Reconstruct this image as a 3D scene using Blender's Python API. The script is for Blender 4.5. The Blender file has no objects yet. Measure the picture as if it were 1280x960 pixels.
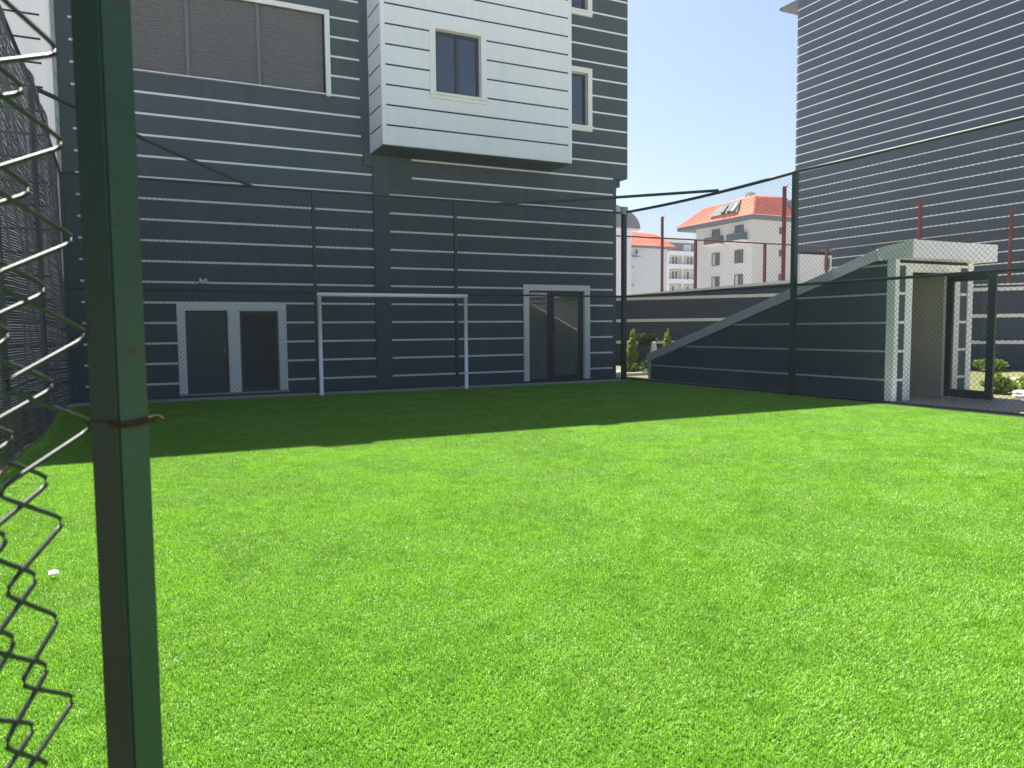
import bpy, bmesh, math, random
import numpy as np
from mathutils import Vector, Matrix
random.seed(7); rng = np.random.default_rng(7)
R = math.radians
scene = bpy.context.scene
C = scene.collection

# ------------------------------------------------------------------ camera
# world: X along the long facade (to the right), Y away from the camera, Z up (metres)
CAM_H = 1.28
yaw, pit, rol = R(-26.2), R(4.13), R(-0.5)
def rot3():
    cy, sy = math.cos(yaw), math.sin(yaw); cp, sp = math.cos(pit), math.sin(pit); cr, sr = math.cos(rol), math.sin(rol)
    Ry = np.array([[cy,0,sy],[0,1,0],[-sy,0,cy]]); Rx = np.array([[1,0,0],[0,cp,-sp],[0,sp,cp]]); Rz = np.array([[cr,-sr,0],[sr,cr,0],[0,0,1]])
    return Rz @ Rx @ Ry
Q = rot3()
right = Vector((Q[0,0], Q[0,2], -Q[0,1])); down = Vector((Q[1,0], Q[1,2], -Q[1,1])); fwd = Vector((Q[2,0], Q[2,2], -Q[2,1]))
cam = bpy.data.cameras.new('camera'); camo = bpy.data.objects.new('camera', cam); C.objects.link(camo)
m = Matrix((right, -down, -fwd)).transposed().to_4x4(); m.translation = (0, 0, CAM_H); camo.matrix_world = m
cam.sensor_width = 36; cam.lens = 950/1280*36; cam.clip_start = 0.02; cam.clip_end = 3000
cam.dof.use_dof = True; cam.dof.focus_distance = 14.0; cam.dof.aperture_fstop = 11
scene.camera = camo

# ------------------------------------------------------------------ light
SUN_EL, SUN_AZ = R(58.2), R(-1.2)          # sun stands behind the long facade, a touch to the left
world = bpy.data.worlds.new('World'); scene.world = world; world.use_nodes = True
nt = world.node_tree; bg = nt.nodes['Background']
sky = nt.nodes.new('ShaderNodeTexSky'); sky.sky_type = 'NISHITA'; sky.sun_disc = False
sky.sun_elevation = SUN_EL; sky.sun_rotation = SUN_AZ; sky.air_density = 1.0; sky.dust_density = 1.8; sky.ozone_density = 1.2
nt.links.new(sky.outputs[0], bg.inputs[0]); bg.inputs[1].default_value = 0.053
sl = bpy.data.lights.new('sun', 'SUN'); sl.energy = 5.0; sl.angle = R(0.55); sl.color = (1.0, 0.94, 0.86)
so = bpy.data.objects.new('sun', sl); C.objects.link(so)
sd = Vector((math.sin(SUN_AZ)*math.cos(SUN_EL), math.cos(SUN_AZ)*math.cos(SUN_EL), math.sin(SUN_EL)))
so.rotation_euler = sd.to_track_quat('Z', 'Y').to_euler(); so.location = sd*60
scene.view_settings.view_transform = 'Standard'; scene.view_settings.look = 'None'
scene.view_settings.exposure = 1.7; scene.view_settings.gamma = 1.0; scene.view_settings.use_curve_mapping = False

# ------------------------------------------------------------------ materials
MATS = {}
def mat(name, col, rough=0.7, var=0.12, vscale=3.0, fine=0.06, fscale=60.0, bump=0.0, bscale=200.0, spec=0.3, metal=0.0, streak=0.0, objvar=0.0, rust=0.0):
    mt = bpy.data.materials.new(name); mt.use_nodes = True; n = mt.node_tree; L = n.links; p = n.nodes['Principled BSDF']
    p.inputs['Roughness'].default_value = rough; p.inputs['Metallic'].default_value = metal; p.inputs['Specular IOR Level'].default_value = spec
    geo = n.nodes.new('ShaderNodeNewGeometry')
    def noise(scale, det, vec=None):
        t = n.nodes.new('ShaderNodeTexNoise'); t.inputs['Scale'].default_value = scale; t.inputs['Detail'].default_value = det
        L.new(vec or geo.outputs['Position'], t.inputs['Vector']); return t
    def mth(op, a, b):
        q = n.nodes.new('ShaderNodeMath'); q.operation = op
        for i, v in enumerate((a, b)):
            if isinstance(v, (int, float)): q.inputs[i].default_value = v
            else: L.new(v, q.inputs[i])
        return q.outputs[0]
    f = mth('ADD', mth('MULTIPLY', mth('SUBTRACT', noise(vscale, 4).outputs['Fac'], 0.5), 2*var), 1.0)
    f = mth('ADD', f, mth('MULTIPLY', mth('SUBTRACT', noise(fscale, 3).outputs['Fac'], 0.5), 2*fine))
    if streak:
        mp = n.nodes.new('ShaderNodeMapping'); mp.inputs['Scale'].default_value = (3, 3, 0.25); L.new(geo.outputs['Position'], mp.inputs['Vector'])
        f = mth('ADD', f, mth('MULTIPLY', mth('SUBTRACT', noise(2.0, 5, mp.outputs[0]).outputs['Fac'], 0.5), 2*streak))
    if objvar:
        oi = n.nodes.new('ShaderNodeObjectInfo'); f = mth('ADD', f, mth('MULTIPLY', mth('SUBTRACT', oi.outputs['Random'], 0.5), 2*objvar))
    mx = n.nodes.new('ShaderNodeVectorMath'); mx.operation = 'SCALE'; mx.inputs[0].default_value = col[:3]; L.new(f, mx.inputs['Scale'])
    if rust:
        r1 = mth('MULTIPLY', mth('SUBTRACT', noise(38.0, 4).outputs['Fac'], 0.66 - rust), 14.0); q = n.nodes.new('ShaderNodeClamp'); L.new(r1, q.inputs[0])
        mr = n.nodes.new('ShaderNodeMixRGB'); L.new(q.outputs[0], mr.inputs[0]); L.new(mx.outputs[0], mr.inputs[1]); mr.inputs[2].default_value = (0.08, 0.045, 0.030, 1)
        L.new(mr.outputs[0], p.inputs['Base Color']); rr_ = mth('ADD', mth('MULTIPLY', q.outputs[0], 0.4), rough); L.new(rr_, p.inputs['Roughness'])
    else: L.new(mx.outputs[0], p.inputs['Base Color'])
    if bump:
        b = n.nodes.new('ShaderNodeBump'); b.inputs['Strength'].default_value = bump; b.inputs['Distance'].default_value = 0.004
        L.new(noise(bscale, 3).outputs['Fac'], b.inputs['Height']); L.new(b.outputs[0], p.inputs['Normal'])
    MATS[name] = mt; return mt
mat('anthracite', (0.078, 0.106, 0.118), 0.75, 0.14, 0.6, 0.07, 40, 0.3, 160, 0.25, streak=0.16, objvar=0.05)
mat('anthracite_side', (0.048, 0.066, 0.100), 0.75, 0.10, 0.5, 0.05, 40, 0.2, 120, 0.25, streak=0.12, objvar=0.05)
mat('white_render', (0.85, 0.875, 0.90), 0.8, 0.05, 0.8, 0.03, 40, 0.2, 160, 0.25, streak=0.07, objvar=0.02)
mat('white_stripe', (0.88, 0.89, 0.89), 0.75, 0.10, 5.0, 0.05, 60, 0, 100, 0.25)
mat('groove_dark', (0.03, 0.033, 0.04), 0.8)
mat('white_trim', (0.88, 0.87, 0.85), 0.7, 0.06, 3.0, 0.04, 60, 0.15, 150, 0.3)
mat('grey_coping', (0.62, 0.64, 0.63), 0.75, 0.10, 2.0, 0.06, 50, 0.2, 150, 0.3, streak=0.08)
mat('cream_render', (0.70, 0.66, 0.56), 0.8, 0.06, 2.0, 0.04)
mat('interior_grey', (0.46, 0.43, 0.36), 0.85, 0.1, 1.0)
mat('shutter_grey', (0.165, 0.168, 0.175), 0.6, 0.06, 1.0, 0.05, 60)
mat('aluminium_grey', (0.16, 0.17, 0.19), 0.45, 0.06, 2, 0.04, 60, 0, 100, 0.5, 0.3)
mat('frame_dark', (0.045, 0.052, 0.058), 0.45, 0.08, 4, 0.05, 60, 0, 100, 0.5)
mat('door_dark', (0.060, 0.080, 0.085), 0.5, 0.10, 2, 0.05, 60, 0, 100, 0.4)
mat('door_olive', (0.085, 0.105, 0.092), 0.55, 0.10, 2, 0.05, 60, 0, 100, 0.4)
mat('green_steel', (0.030, 0.058, 0.050), 0.62, 0.15, 6, 0.08, 90, 0.05, 60, 0.5)
mat('green_frame', (0.010, 0.030, 0.022), 0.35, 0.12, 6, 0.08, 90, 0, 60, 0.5)
mat('green_wire', (0.016, 0.030, 0.028), 0.34, 0.15, 20, 0.1, 200, 0, 60, 0.5)
mat('near_wire', (0.040, 0.050, 0.046), 0.48, 0.25, 60, 0.15, 400, 0, 60, 0.45, 0.15)
mat('goal_white', (0.88, 0.88, 0.88), 0.35, 0.05, 8, 0.03, 60, 0, 60, 0.5)
mat('concrete', (0.36, 0.36, 0.34), 0.9, 0.18, 2.0, 0.12, 50, 0.5, 90)
mat('kerb_light', (0.68, 0.66, 0.62), 0.85, 0.18, 3.0, 0.10, 60, 0.4, 90)
mat('paver', (0.30, 0.275, 0.255), 0.9, 0.18, 3.0, 0.12, 50, 0.5, 90)
mat('ground_sand', (0.40, 0.39, 0.37), 0.95, 0.2, 0.4, 0.1, 12)
mat('soil', (0.13, 0.10, 0.06), 0.95, 0.3, 2.0, 0.2, 30, 0.6, 60)
mat('lawn', (0.15, 0.145, 0.06), 0.9, 0.35, 3.0, 0.25, 40, 0.6, 60)
mat('red_steel', (0.23, 0.035, 0.030), 0.5, 0.15, 4, 0.08, 60, 0, 60, 0.4)
mat('far_wall', (0.60, 0.57, 0.53), 0.9, 0.06, 0.4, 0.03, 3)
mat('far_wall_blue', (0.56, 0.58, 0.61), 0.9, 0.06, 0.4, 0.03, 3)
mat('far_white', (0.72, 0.72, 0.72), 0.9, 0.05, 0.4, 0.03, 3)
mat('far_ochre', (0.42, 0.36, 0.26), 0.9, 0.06, 0.4, 0.03, 3)
mat('far_eave', (0.12, 0.125, 0.135), 0.9, 0.06, 0.4, 0.03, 3)
mat('roof_tile', (0.82, 0.21, 0.11), 0.75, 0.18, 1.2, 0.15, 6, 0.4, 12)
mat('roof_slate', (0.17, 0.17, 0.18), 0.7, 0.15, 1.0, 0.1, 6)
mat('dark_glass_far', (0.05, 0.065, 0.07), 0.25, 0.2, 1.0, 0.1, 4, 0, 60, 0.6)
mat('curtain', (0.42, 0.44, 0.45), 0.4)
mat('balcony_teal', (0.045, 0.075, 0.075), 0.6)
mat('stone_white', (0.72, 0.71, 0.68), 0.8, 0.12, 6, 0.08, 40, 0.4, 40)
mat('sand_path', (0.62, 0.50, 0.37), 0.95, 0.12, 4, 0.1, 60, 0.3, 60)
mat('bark', (0.11, 0.075, 0.05), 0.9, 0.3, 12, 0.2, 60, 0.6, 40)
mat('post_paint', (0.034, 0.070, 0.056), 0.40, 0.2, 9, 0.12, 120, 0.12, 90, 0.5, rust=0.005)
mat('rust', (0.075, 0.030, 0.020), 0.85, 0.3, 60, 0.2, 200, 0.3, 300)
mat('paper', (0.85, 0.85, 0.85), 0.8, 0.03)
mat('lamp_white', (0.8, 0.8, 0.78), 0.4, 0.03)
mat('box_grey', (0.36, 0.38, 0.38), 0.5, 0.08)
mat('net_black', (0.024, 0.025, 0.029), 0.5, 0.35, 12, 0.25, 150, 0, 60, 0.45)
mat('net_thread', (0.13, 0.13, 0.14), 0.4, 0.35, 20, 0.25, 150, 0, 60, 0.5)
mat('red_paving', (0.34, 0.17, 0.12), 0.9, 0.2, 3, 0.15, 40, 0.4, 60)
mat('villa_wall', (0.46, 0.36, 0.27), 0.9, 0.08, 0.5)

def glass(name, tint=(0.75, 0.8, 0.82), ior=1.7, rough=0.0, painted_refl=0.0):
    mt = bpy.data.materials.new(name); mt.use_nodes = True; n = mt.node_tree; n.nodes.clear()
    o = n.nodes.new('ShaderNodeOutputMaterial'); mix = n.nodes.new('ShaderNodeMixShader'); fr = n.nodes.new('ShaderNodeFresnel'); fr.inputs[0].default_value = ior
    t = n.nodes.new('ShaderNodeBsdfTransparent'); t.inputs[0].default_value = (*tint, 1); g = n.nodes.new('ShaderNodeBsdfGlossy'); g.inputs['Roughness'].default_value = rough
    nz = n.nodes.new('ShaderNodeTexNoise'); nz.inputs['Scale'].default_value = 1.3; b = n.nodes.new('ShaderNodeBump'); b.inputs['Strength'].default_value = 0.03; b.inputs['Distance'].default_value = 0.02
    n.links.new(nz.outputs['Fac'], b.inputs['Height']); n.links.new(b.outputs[0], g.inputs['Normal'])
    n.links.new(fr.outputs[0], mix.inputs[0]); n.links.new(t.outputs[0], mix.inputs[1]); n.links.new(g.outputs[0], mix.inputs[2]); fin = mix.outputs[0]
    if painted_refl:  # soft olive garden reflection painted on the pane as a diffuse layer
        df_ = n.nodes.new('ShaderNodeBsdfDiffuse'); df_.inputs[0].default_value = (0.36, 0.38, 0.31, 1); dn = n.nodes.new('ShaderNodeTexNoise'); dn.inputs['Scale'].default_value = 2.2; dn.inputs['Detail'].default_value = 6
        dm_ = n.nodes.new('ShaderNodeMath'); dm_.operation = 'MULTIPLY'; dm_.inputs[1].default_value = 2*painted_refl; n.links.new(dn.outputs['Fac'], dm_.inputs[0])
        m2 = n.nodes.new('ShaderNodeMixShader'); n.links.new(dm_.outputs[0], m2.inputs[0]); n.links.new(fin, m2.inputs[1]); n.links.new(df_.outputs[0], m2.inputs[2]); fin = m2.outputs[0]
    n.links.new(fin, o.inputs[0])
    MATS[name] = mt
glass('glass_window', (0.55, 0.60, 0.66), 2.6)
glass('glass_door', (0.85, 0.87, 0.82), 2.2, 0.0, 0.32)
glass('glass_clear', (0.92, 0.95, 0.94), 1.35)

def leafmat(name, c1, c2, trans=0.35, rough=0.6, spread=1.0, nscale=2.0, spec=0.25):
    mt = bpy.data.materials.new(name); mt.use_nodes = True; n = mt.node_tree; L = n.links; n.nodes.clear()
    o = n.nodes.new('ShaderNodeOutputMaterial'); at = n.nodes.new('ShaderNodeAttribute'); at.attribute_name = 'tone'
    geo = n.nodes.new('ShaderNodeNewGeometry'); nz = n.nodes.new('ShaderNodeTexNoise'); nz.inputs['Scale'].default_value = nscale; nz.inputs['Detail'].default_value = 5; nz.inputs['Roughness'].default_value = 0.65
    L.new(geo.outputs['Position'], nz.inputs['Vector'])
    ma = n.nodes.new('ShaderNodeMath'); ma.operation = 'MULTIPLY_ADD'; L.new(nz.outputs['Fac'], ma.inputs[0]); ma.inputs[1].default_value = 1.6*spread; ma.inputs[2].default_value = -0.8*spread
    ad = n.nodes.new('ShaderNodeMath'); ad.operation = 'ADD'; ad.use_clamp = True; L.new(at.outputs['Fac'], ad.inputs[0]); L.new(ma.outputs[0], ad.inputs[1])
    mx = n.nodes.new('ShaderNodeMixRGB'); mx.inputs[1].default_value = (*c1, 1); mx.inputs[2].default_value = (*c2, 1); L.new(ad.outputs[0], mx.inputs[0])
    p = n.nodes.new('ShaderNodeBsdfPrincipled'); p.inputs['Roughness'].default_value = rough; p.inputs['Specular IOR Level'].default_value = spec; L.new(mx.outputs[0], p.inputs['Base Color'])
    t = n.nodes.new('ShaderNodeBsdfTranslucent'); L.new(mx.outputs[0], t.inputs[0]); ms = n.nodes.new('ShaderNodeMixShader'); ms.inputs[0].default_value = trans
    L.new(p.outputs[0], ms.inputs[1]); L.new(t.outputs[0], ms.inputs[2]); L.new(ms.outputs[0], o.inputs[0]); MATS[name] = mt; return mt
leafmat('turf_blade', (0.095, 0.28, 0.012), (0.37, 0.65, 0.065), 0.40, 0.44, 0.36, 3.4, 0.5)
leafmat('conifer_leaf', (0.15, 0.22, 0.02), (0.42, 0.50, 0.08), 0.4)
leafmat('shrub_leaf', (0.06, 0.13, 0.016), (0.26, 0.38, 0.05), 0.35)
leafmat('dark_leaf', (0.012, 0.035, 0.012), (0.035, 0.08, 0.025), 0.2)
mat('turf_base', (0.04, 0.12, 0.010), 0.95, 0.2, 3.0, 0.2, 60)

# ------------------------------------------------------------------ builders
W = {}
def worg(o): return W[o.name]
def tag(o, label, cat, group=None, kind=None):
    if label: o['label'] = label
    if cat: o['category'] = cat
    if group: o['group'] = group
    if kind: o['kind'] = kind
    return o
def thing(name, label, cat, loc, group=None):
    o = bpy.data.objects.new(name, None); C.objects.link(o); o.location = loc; o.empty_display_size = 0.2
    W[o.name] = np.array(loc, float); return tag(o, label, cat, group)
def link(name, me, parent, org):
    o = bpy.data.objects.new(name, me); C.objects.link(o); W[o.name] = np.array(org, float)
    if parent is not None: o.parent = parent; o.location = Vector(W[o.name] - worg(parent))
    else: o.location = Vector(W[o.name])
    return o
def mesh(name, v, f, material, parent=None, org=None, smooth=False, tone=None):
    v = np.asarray(v, float)
    if org is None: org = (v.min(0) + v.max(0))/2
    me = bpy.data.meshes.new(name); me.from_pydata((v - org).tolist(), [], [list(map(int, q)) for q in f]); me.update()
    me.materials.append(MATS[material])
    if smooth: me.polygons.foreach_set('use_smooth', [True]*len(me.polygons))
    if tone is not None:
        a = me.attributes.new('tone', 'FLOAT', 'FACE'); a.data.foreach_set('value', tone)
    return link(name, me, parent, org)
def npmesh(name, v, quads, material, parent=None, org=None, smooth=False, tone=None):
    """fast path for big quad meshes"""
    v = np.asarray(v, np.float64); quads = np.asarray(quads, np.int32)
    if org is None: org = (v.min(0) + v.max(0))/2
    me = bpy.data.meshes.new(name); me.vertices.add(len(v)); me.vertices.foreach_set('co', (v - org).astype(np.float32).ravel())
    k = quads.shape[1]
    me.loops.add(quads.size); me.loops.foreach_set('vertex_index', quads.ravel())
    me.polygons.add(len(quads)); me.polygons.foreach_set('loop_start', np.arange(len(quads), dtype=np.int32)*k)
    if smooth: me.polygons.foreach_set('use_smooth', np.ones(len(quads), bool))
    me.update(calc_edges=True); me.validate()
    me.materials.append(MATS[material])
    if tone is not None:
        a = me.attributes.new('tone', 'FLOAT', 'FACE'); a.data.foreach_set('value', np.asarray(tone, np.float32))
    return link(name, me, parent, org)
BF = [(0,3,2,1),(4,5,6,7),(0,1,5,4),(1,2,6,5),(2,3,7,6),(3,0,4,7)]
class Frame:
    """local wall frame: u along the wall, d outwards from the wall face, z up"""
    def __init__(s, o, u, n):
        s.o = np.array(o, float); s.u = np.array(u, float); s.n = np.array(n, float)
        s.flip = np.linalg.det(np.array([s.u, s.n, [0,0,1]])) < 0
    def p(s, u, d, z): return s.o + s.u*u + s.n*d + np.array([0,0,z])
    def box(s, u0, u1, d0, d1, z0, z1):
        v = [s.p(u0,d0,z0), s.p(u1,d0,z0), s.p(u1,d1,z0), s.p(u0,d1,z0), s.p(u0,d0,z1), s.p(u1,d0,z1), s.p(u1,d1,z1), s.p(u0,d1,z1)]
        f = [tuple(reversed(q)) for q in BF] if s.flip else BF
        return v, f
class MB:
    def __init__(s): s.v = []; s.f = []
    def add(s, v, f):
        b = len(s.v); s.v += [tuple(p) for p in v]; s.f += [tuple(b+i for i in q) for q in f]; return s
    def build(s, name, material, parent=None, org=None, smooth=False, bevel=0.0):
        o = mesh(name, s.v, s.f, material, parent, org, smooth)
        if bevel:
            bm = bmesh.new(); bm.from_mesh(o.data); bmesh.ops.remove_doubles(bm, verts=bm.verts, dist=1e-5)
            bmesh.ops.bevel(bm, geom=bm.edges[:], offset=bevel, segments=2, affect='EDGES', clamp_overlap=True); bm.to_mesh(o.data); bm.free()
        return o
WF = Frame((0,0,0), (1,0,0), (0,1,0))
def box(name, x0, x1, y0, y1, z0, z1, material, parent=None, bevel=0.0, org=None):
    return MB().add(*WF.box(x0, x1, y0, y1, z0, z1)).build(name, material, parent, org, bevel=bevel)
def fbox(name, fr, u0, u1, d0, d1, z0, z1, material, parent=None, bevel=0.0):
    return MB().add(*fr.box(u0, u1, d0, d1, z0, z1)).build(name, material, parent, bevel=bevel)
def tube_vf(pts, r, n=8, cap=True):
    pts = [Vector(p) for p in pts]; v = []; f = []
    rr = r if isinstance(r, (list, tuple)) else [r]*len(pts)
    ref = None
    for i, p in enumerate(pts):
        t = (pts[min(i+1, len(pts)-1)] - pts[max(i-1, 0)]).normalized()
        if ref is None: ref = Vector((0,0,1)) if abs(t.z) < 0.9 else Vector((1,0,0))
        a = t.cross(ref).normalized(); b = t.cross(a).normalized(); ref = -b if False else ref
        for k in range(n):
            q = 2*math.pi*k/n; v.append(p + (a*math.cos(q) + b*math.sin(q))*rr[i])
    for i in range(len(pts)-1):
        for k in range(n):
            f.append((i*n+k, i*n+(k+1) % n, (i+1)*n+(k+1) % n, (i+1)*n+k))
    if cap: f.append(tuple(range(n))); f.append(tuple(reversed(range((len(pts)-1)*n, len(pts)*n))))
    return [tuple(p) for p in v], f
def tube(name, pts, r, material, parent=None, n=10, smooth=True):
    v, f = tube_vf(pts, r, n); return mesh(name, v, f, material, parent, smooth=smooth)

def cells(u0, u1, z0, z1, opens):
    """rectangle minus openings -> list of (u0,u1,z0,z1)"""
    zs = sorted({z0, z1} | {z for o in opens for z in (o[2], o[3]) if z0 < z < z1}); out = []
    for a, b in zip(zs, zs[1:]):
        segs = [(u0, u1)]
        for o in opens:
            if o[2] < b - 1e-6 and o[3] > a + 1e-6:
                ns = []
                for s in segs:
                    if o[1] <= s[0] or o[0] >= s[1]: ns.append(s); continue
                    if o[0] > s[0]: ns.append((s[0], o[0]))
                    if o[1] < s[1]: ns.append((o[1], s[1]))
                segs = ns
        out += [(s[0], s[1], a, b) for s in segs if s[1]-s[0] > 1e-4]
    return out
def groups(cs):
    par = list(range(len(cs)))
    def find(i):
        while par[i] != i: i = par[i]
        return i
    for i in range(len(cs)):
        for j in range(i):
            a, b = cs[i], cs[j]
            if min(a[1], b[1]) - max(a[0], b[0]) > 1e-4 and (abs(a[2]-b[3]) < 1e-6 or abs(b[2]-a[3]) < 1e-6): par[find(i)] = find(j)
    g = {}
    for i in range(len(cs)): g.setdefault(find(i), []).append(cs[i])
    return list(g.values())
def striped_wall(fr, u0, u1, z0, z1, zs, opens, pm, sm, parent, sh=0.042, ml=0.0, mr=0.0, thick=0.022, stripe_skip=(), core_mat=None, core_d=0.25, soft=True):
    """core wall with boards between recessed stripes; ml / mr are plain margins at the ends"""
    mb = MB()
    for c in cells(u0, u1, z0, z1, opens): mb.add(*fr.box(c[0], c[1], -core_d, -thick, c[2], c[3]))
    core = mb.build('wall', core_mat or pm, parent)
    a, b = u0 + ml, u1 - mr
    if ml: fbox('panel', fr, u0, a, -thick, 0, z0, z1, pm, core)
    if mr: fbox('panel', fr, b, u1, -thick, 0, z0, z1, pm, core)
    lv = [z for z in zs if z0 + 0.02 < z < z1 - 0.02]
    edges = [z0] + [e for z in lv for e in (z - sh/2, z + sh/2)] + [z1]
    for i in range(0, len(edges), 2):
        for g in groups(cells(a, b, edges[i], edges[i+1], opens)):
            mb = MB()
            for c in g: mb.add(*fr.box(c[0], c[1], -thick, random.uniform(-0.0012, 0.0012), c[2], c[3]))
            mb.build('panel', pm, core)
    for z in lv:
        for c in cells(a, b, z - sh/2, z + sh/2, list(opens) + list(stripe_skip)):
            fbox('stripe', fr, c[0], c[1], -thick, -0.0035, c[2] + 1e-4, c[3] - 1e-4, sm, core)
    return core

# ------------------------------------------------------------------ ground
g = mesh('ground', [(-400,-400,-0.05),(500,-400,-0.05),(500,600,-0.05),(-400,600,-0.05)], [(0,1,2,3)], 'ground_sand'); g['kind'] = 'structure'
TX0, TX1, TY0, TY1 = -1.14, 10.93, -3.0, 15.28
g = box('turf', TX0, TX1, TY0, TY1, -0.04, -0.012, 'turf_base'); g['kind'] = 'structure'
g = box('paving', 11.36, 27, -6, 7.75, -0.045, -0.004, 'paver'); g['kind'] = 'structure'
g = box('planting_bed', 11.6, 40, 7.95, 40, -0.045, 0.0, 'lawn'); g['kind'] = 'structure'
g = box('red_path', -9, -1.16, -8, 15.2, -0.045, -0.006, 'red_paving'); g['kind'] = 'structure'
# kerb stones round the turf, each one a piece
def kerb_run(fr, length, width, top, step, mname, parent):
    u = 0.0
    while u < length - 0.05:
        l = min(step, length - u)
        fbox('kerb_stone', fr, u + 0.004, u + l - 0.004, 0, width, -0.045, top + random.uniform(-0.004, 0.004), mname, parent, bevel=0.006); u += l
k = thing('kerb', None, None, (11.0, 10, 0)); k['kind'] = 'structure'
kerb_run(Frame((-1.1, 15.30, 0), (1,0,0), (0,1,0)), 12.45, 0.16, 0.025, 0.8, 'concrete', k)
kerb_run(Frame((11.02, -3.0, 0), (0,1,0), (1,0,0)), 18.28, 0.14, 0.018, 0.8, 'kerb_light', k)
kerb_run(Frame((13.6, 7.77, 0), (1,0,0), (0,1,0)), 13, 0.15, 0.06, 0.9, 'kerb_light', k)
kerb_run(Frame((11.16, 16.9, 0), (1,0,0), (0,1,0)), 2.6, 0.12, 0.08, 0.65, 'kerb_light', k)
g = box('walkway', -1.1, 11.36, 15.465, 16.33, -0.045, 0.008, 'concrete'); g['kind'] = 'structure'
g = box('side_walkway', 11.165, 11.42, 7.4, 15.3, -0.045, 0.006, 'kerb_light'); g['kind'] = 'structure'

# artificial turf: blade tiles, instanced over the pitch
def turf_tile(idx, s=0.5, n=9000):
    r = np.random.default_rng(100 + idx)
    bx = r.uniform(-s/2, s/2, n); by = r.uniform(-s/2, s/2, n)
    ln = r.uniform(0.014, 0.027, n); wd = r.uniform(0.0009, 0.0015, n)
    ph = r.uniform(0, 6.28, 8); fx = r.uniform(6, 34, (8, 2))*r.choice([-1, 1], (8, 2))
    fld = sum(np.sin(fx[i,0]*bx + fx[i,1]*by + ph[i]) for i in range(8))/2.6
    az = fld*0.8 + r.normal(0, 1.6, n) + idx
    lean = np.clip(r.normal(0.62, 0.32, n) + 0.10*fld, 0.05, 1.35)
    dx, dy = np.cos(az), np.sin(az); px, py = -dy, dx
    h1 = ln*0.5*np.cos(lean*0.55); o1 = ln*0.5*np.sin(lean*0.55); h2 = h1 + ln*0.5*np.cos(lean*1.35); o2 = o1 + ln*0.5*np.sin(lean*1.35)
    z0 = np.full(n, -0.014)
    V = np.stack([np.stack([bx - px*wd, by - py*wd, z0], 1), np.stack([bx + px*wd, by + py*wd, z0], 1),
                  np.stack([bx + dx*o1 + px*wd, by + dy*o1 + py*wd, z0 + h1], 1), np.stack([bx + dx*o1 - px*wd, by + dy*o1 - py*wd, z0 + h1], 1),
                  np.stack([bx + dx*o2 + px*wd*.4, by + dy*o2 + py*wd*.4, z0 + h2], 1), np.stack([bx + dx*o2 - px*wd*.4, by + dy*o2 - py*wd*.4, z0 + h2], 1)], 1)
    b = np.arange(n)[:, None]*6
    F = np.concatenate([b + [0,1,2,3], b + [3,2,4,5]], 0)
    tone = np.clip(r.beta(1.6, 2.2, n), 0, 1); dry = r.random(n) < 0.05; tone[dry] = 1.0
    me = bpy.data.meshes.new('turf_tile'); me.vertices.add(n*6); me.vertices.foreach_set('co', V.astype(np.float32).ravel())
    me.loops.add(F.size); me.loops.foreach_set('vertex_index', F.astype(np.int32).ravel()); me.polygons.add(len(F)); me.polygons.foreach_set('loop_start', np.arange(len(F), dtype=np.int32)*4)
    me.update(calc_edges=True); me.materials.append(MATS['turf_blade'])
    a = me.attributes.new('tone', 'FLOAT', 'FACE'); a.data.foreach_set('value', np.concatenate([tone, tone]).astype(np.float32))
    return bpy.data.objects.new('turf_tile', me)
tiles = [turf_tile(i) for i in range(6)]
ts = 0.5; pts = []
nx = int((TX1 - TX0)/ts); ny = int((TY1 - TY0)/ts)
for i in range(nx + 1):
    for j in range(ny + 1):
        pts.append((min(TX0 + ts/2 + i*ts, TX1 - ts/2), min(TY0 + ts/2 + j*ts, TY1 - ts/2), 0))
me = bpy.data.meshes.new('turf_blades'); me.from_pydata(pts, [], []); me.update()
a = me.attributes.new('variant', 'INT', 'POINT'); a.data.foreach_set('value', rng.integers(0, len(tiles), len(pts)).astype(np.int32))
a = me.attributes.new('spin', 'FLOAT', 'POINT'); a.data.foreach_set('value', (rng.integers(0, 4, len(pts))*math.pi/2).astype(np.float32))
tb = bpy.data.objects.new('turf_blades', me); C.objects.link(tb); W['turf_blades'] = np.zeros(3)
ng = bpy.data.node_groups.new('turf_scatter', 'GeometryNodeTree'); ng.interface.new_socket('Geometry', in_out='INPUT', socket_type='NodeSocketGeometry'); ng.interface.new_socket('Geometry', in_out='OUTPUT', socket_type='NodeSocketGeometry')
gi = ng.nodes.new('NodeGroupInput'); go = ng.nodes.new('NodeGroupOutput'); iop = ng.nodes.new('GeometryNodeInstanceOnPoints'); jn = ng.nodes.new('GeometryNodeJoinGeometry')
for t in reversed(tiles):
    oi = ng.nodes.new('GeometryNodeObjectInfo'); oi.inputs['Object'].default_value = t; oi.inputs['As Instance'].default_value = True; ng.links.new(oi.outputs['Geometry'], jn.inputs[0])
nv = ng.nodes.new('GeometryNodeInputNamedAttribute'); nv.data_type = 'INT'; nv.inputs[0].default_value = 'variant'
ns = ng.nodes.new('GeometryNodeInputNamedAttribute'); ns.data_type = 'FLOAT'; ns.inputs[0].default_value = 'spin'
cx = ng.nodes.new('ShaderNodeCombineXYZ'); ng.links.new(ns.outputs[0], cx.inputs[2])
ng.links.new(gi.outputs[0], iop.inputs['Points']); ng.links.new(jn.outputs[0], iop.inputs['Instance']); iop.inputs['Pick Instance'].default_value = True
ng.links.new(nv.outputs[0], iop.inputs['Instance Index']); ng.links.new(cx.outputs[0], iop.inputs['Rotation']); ng.links.new(iop.outputs[0], go.inputs[0])
md = tb.modifiers.new('scatter', 'NODES'); md.node_group = ng
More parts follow.
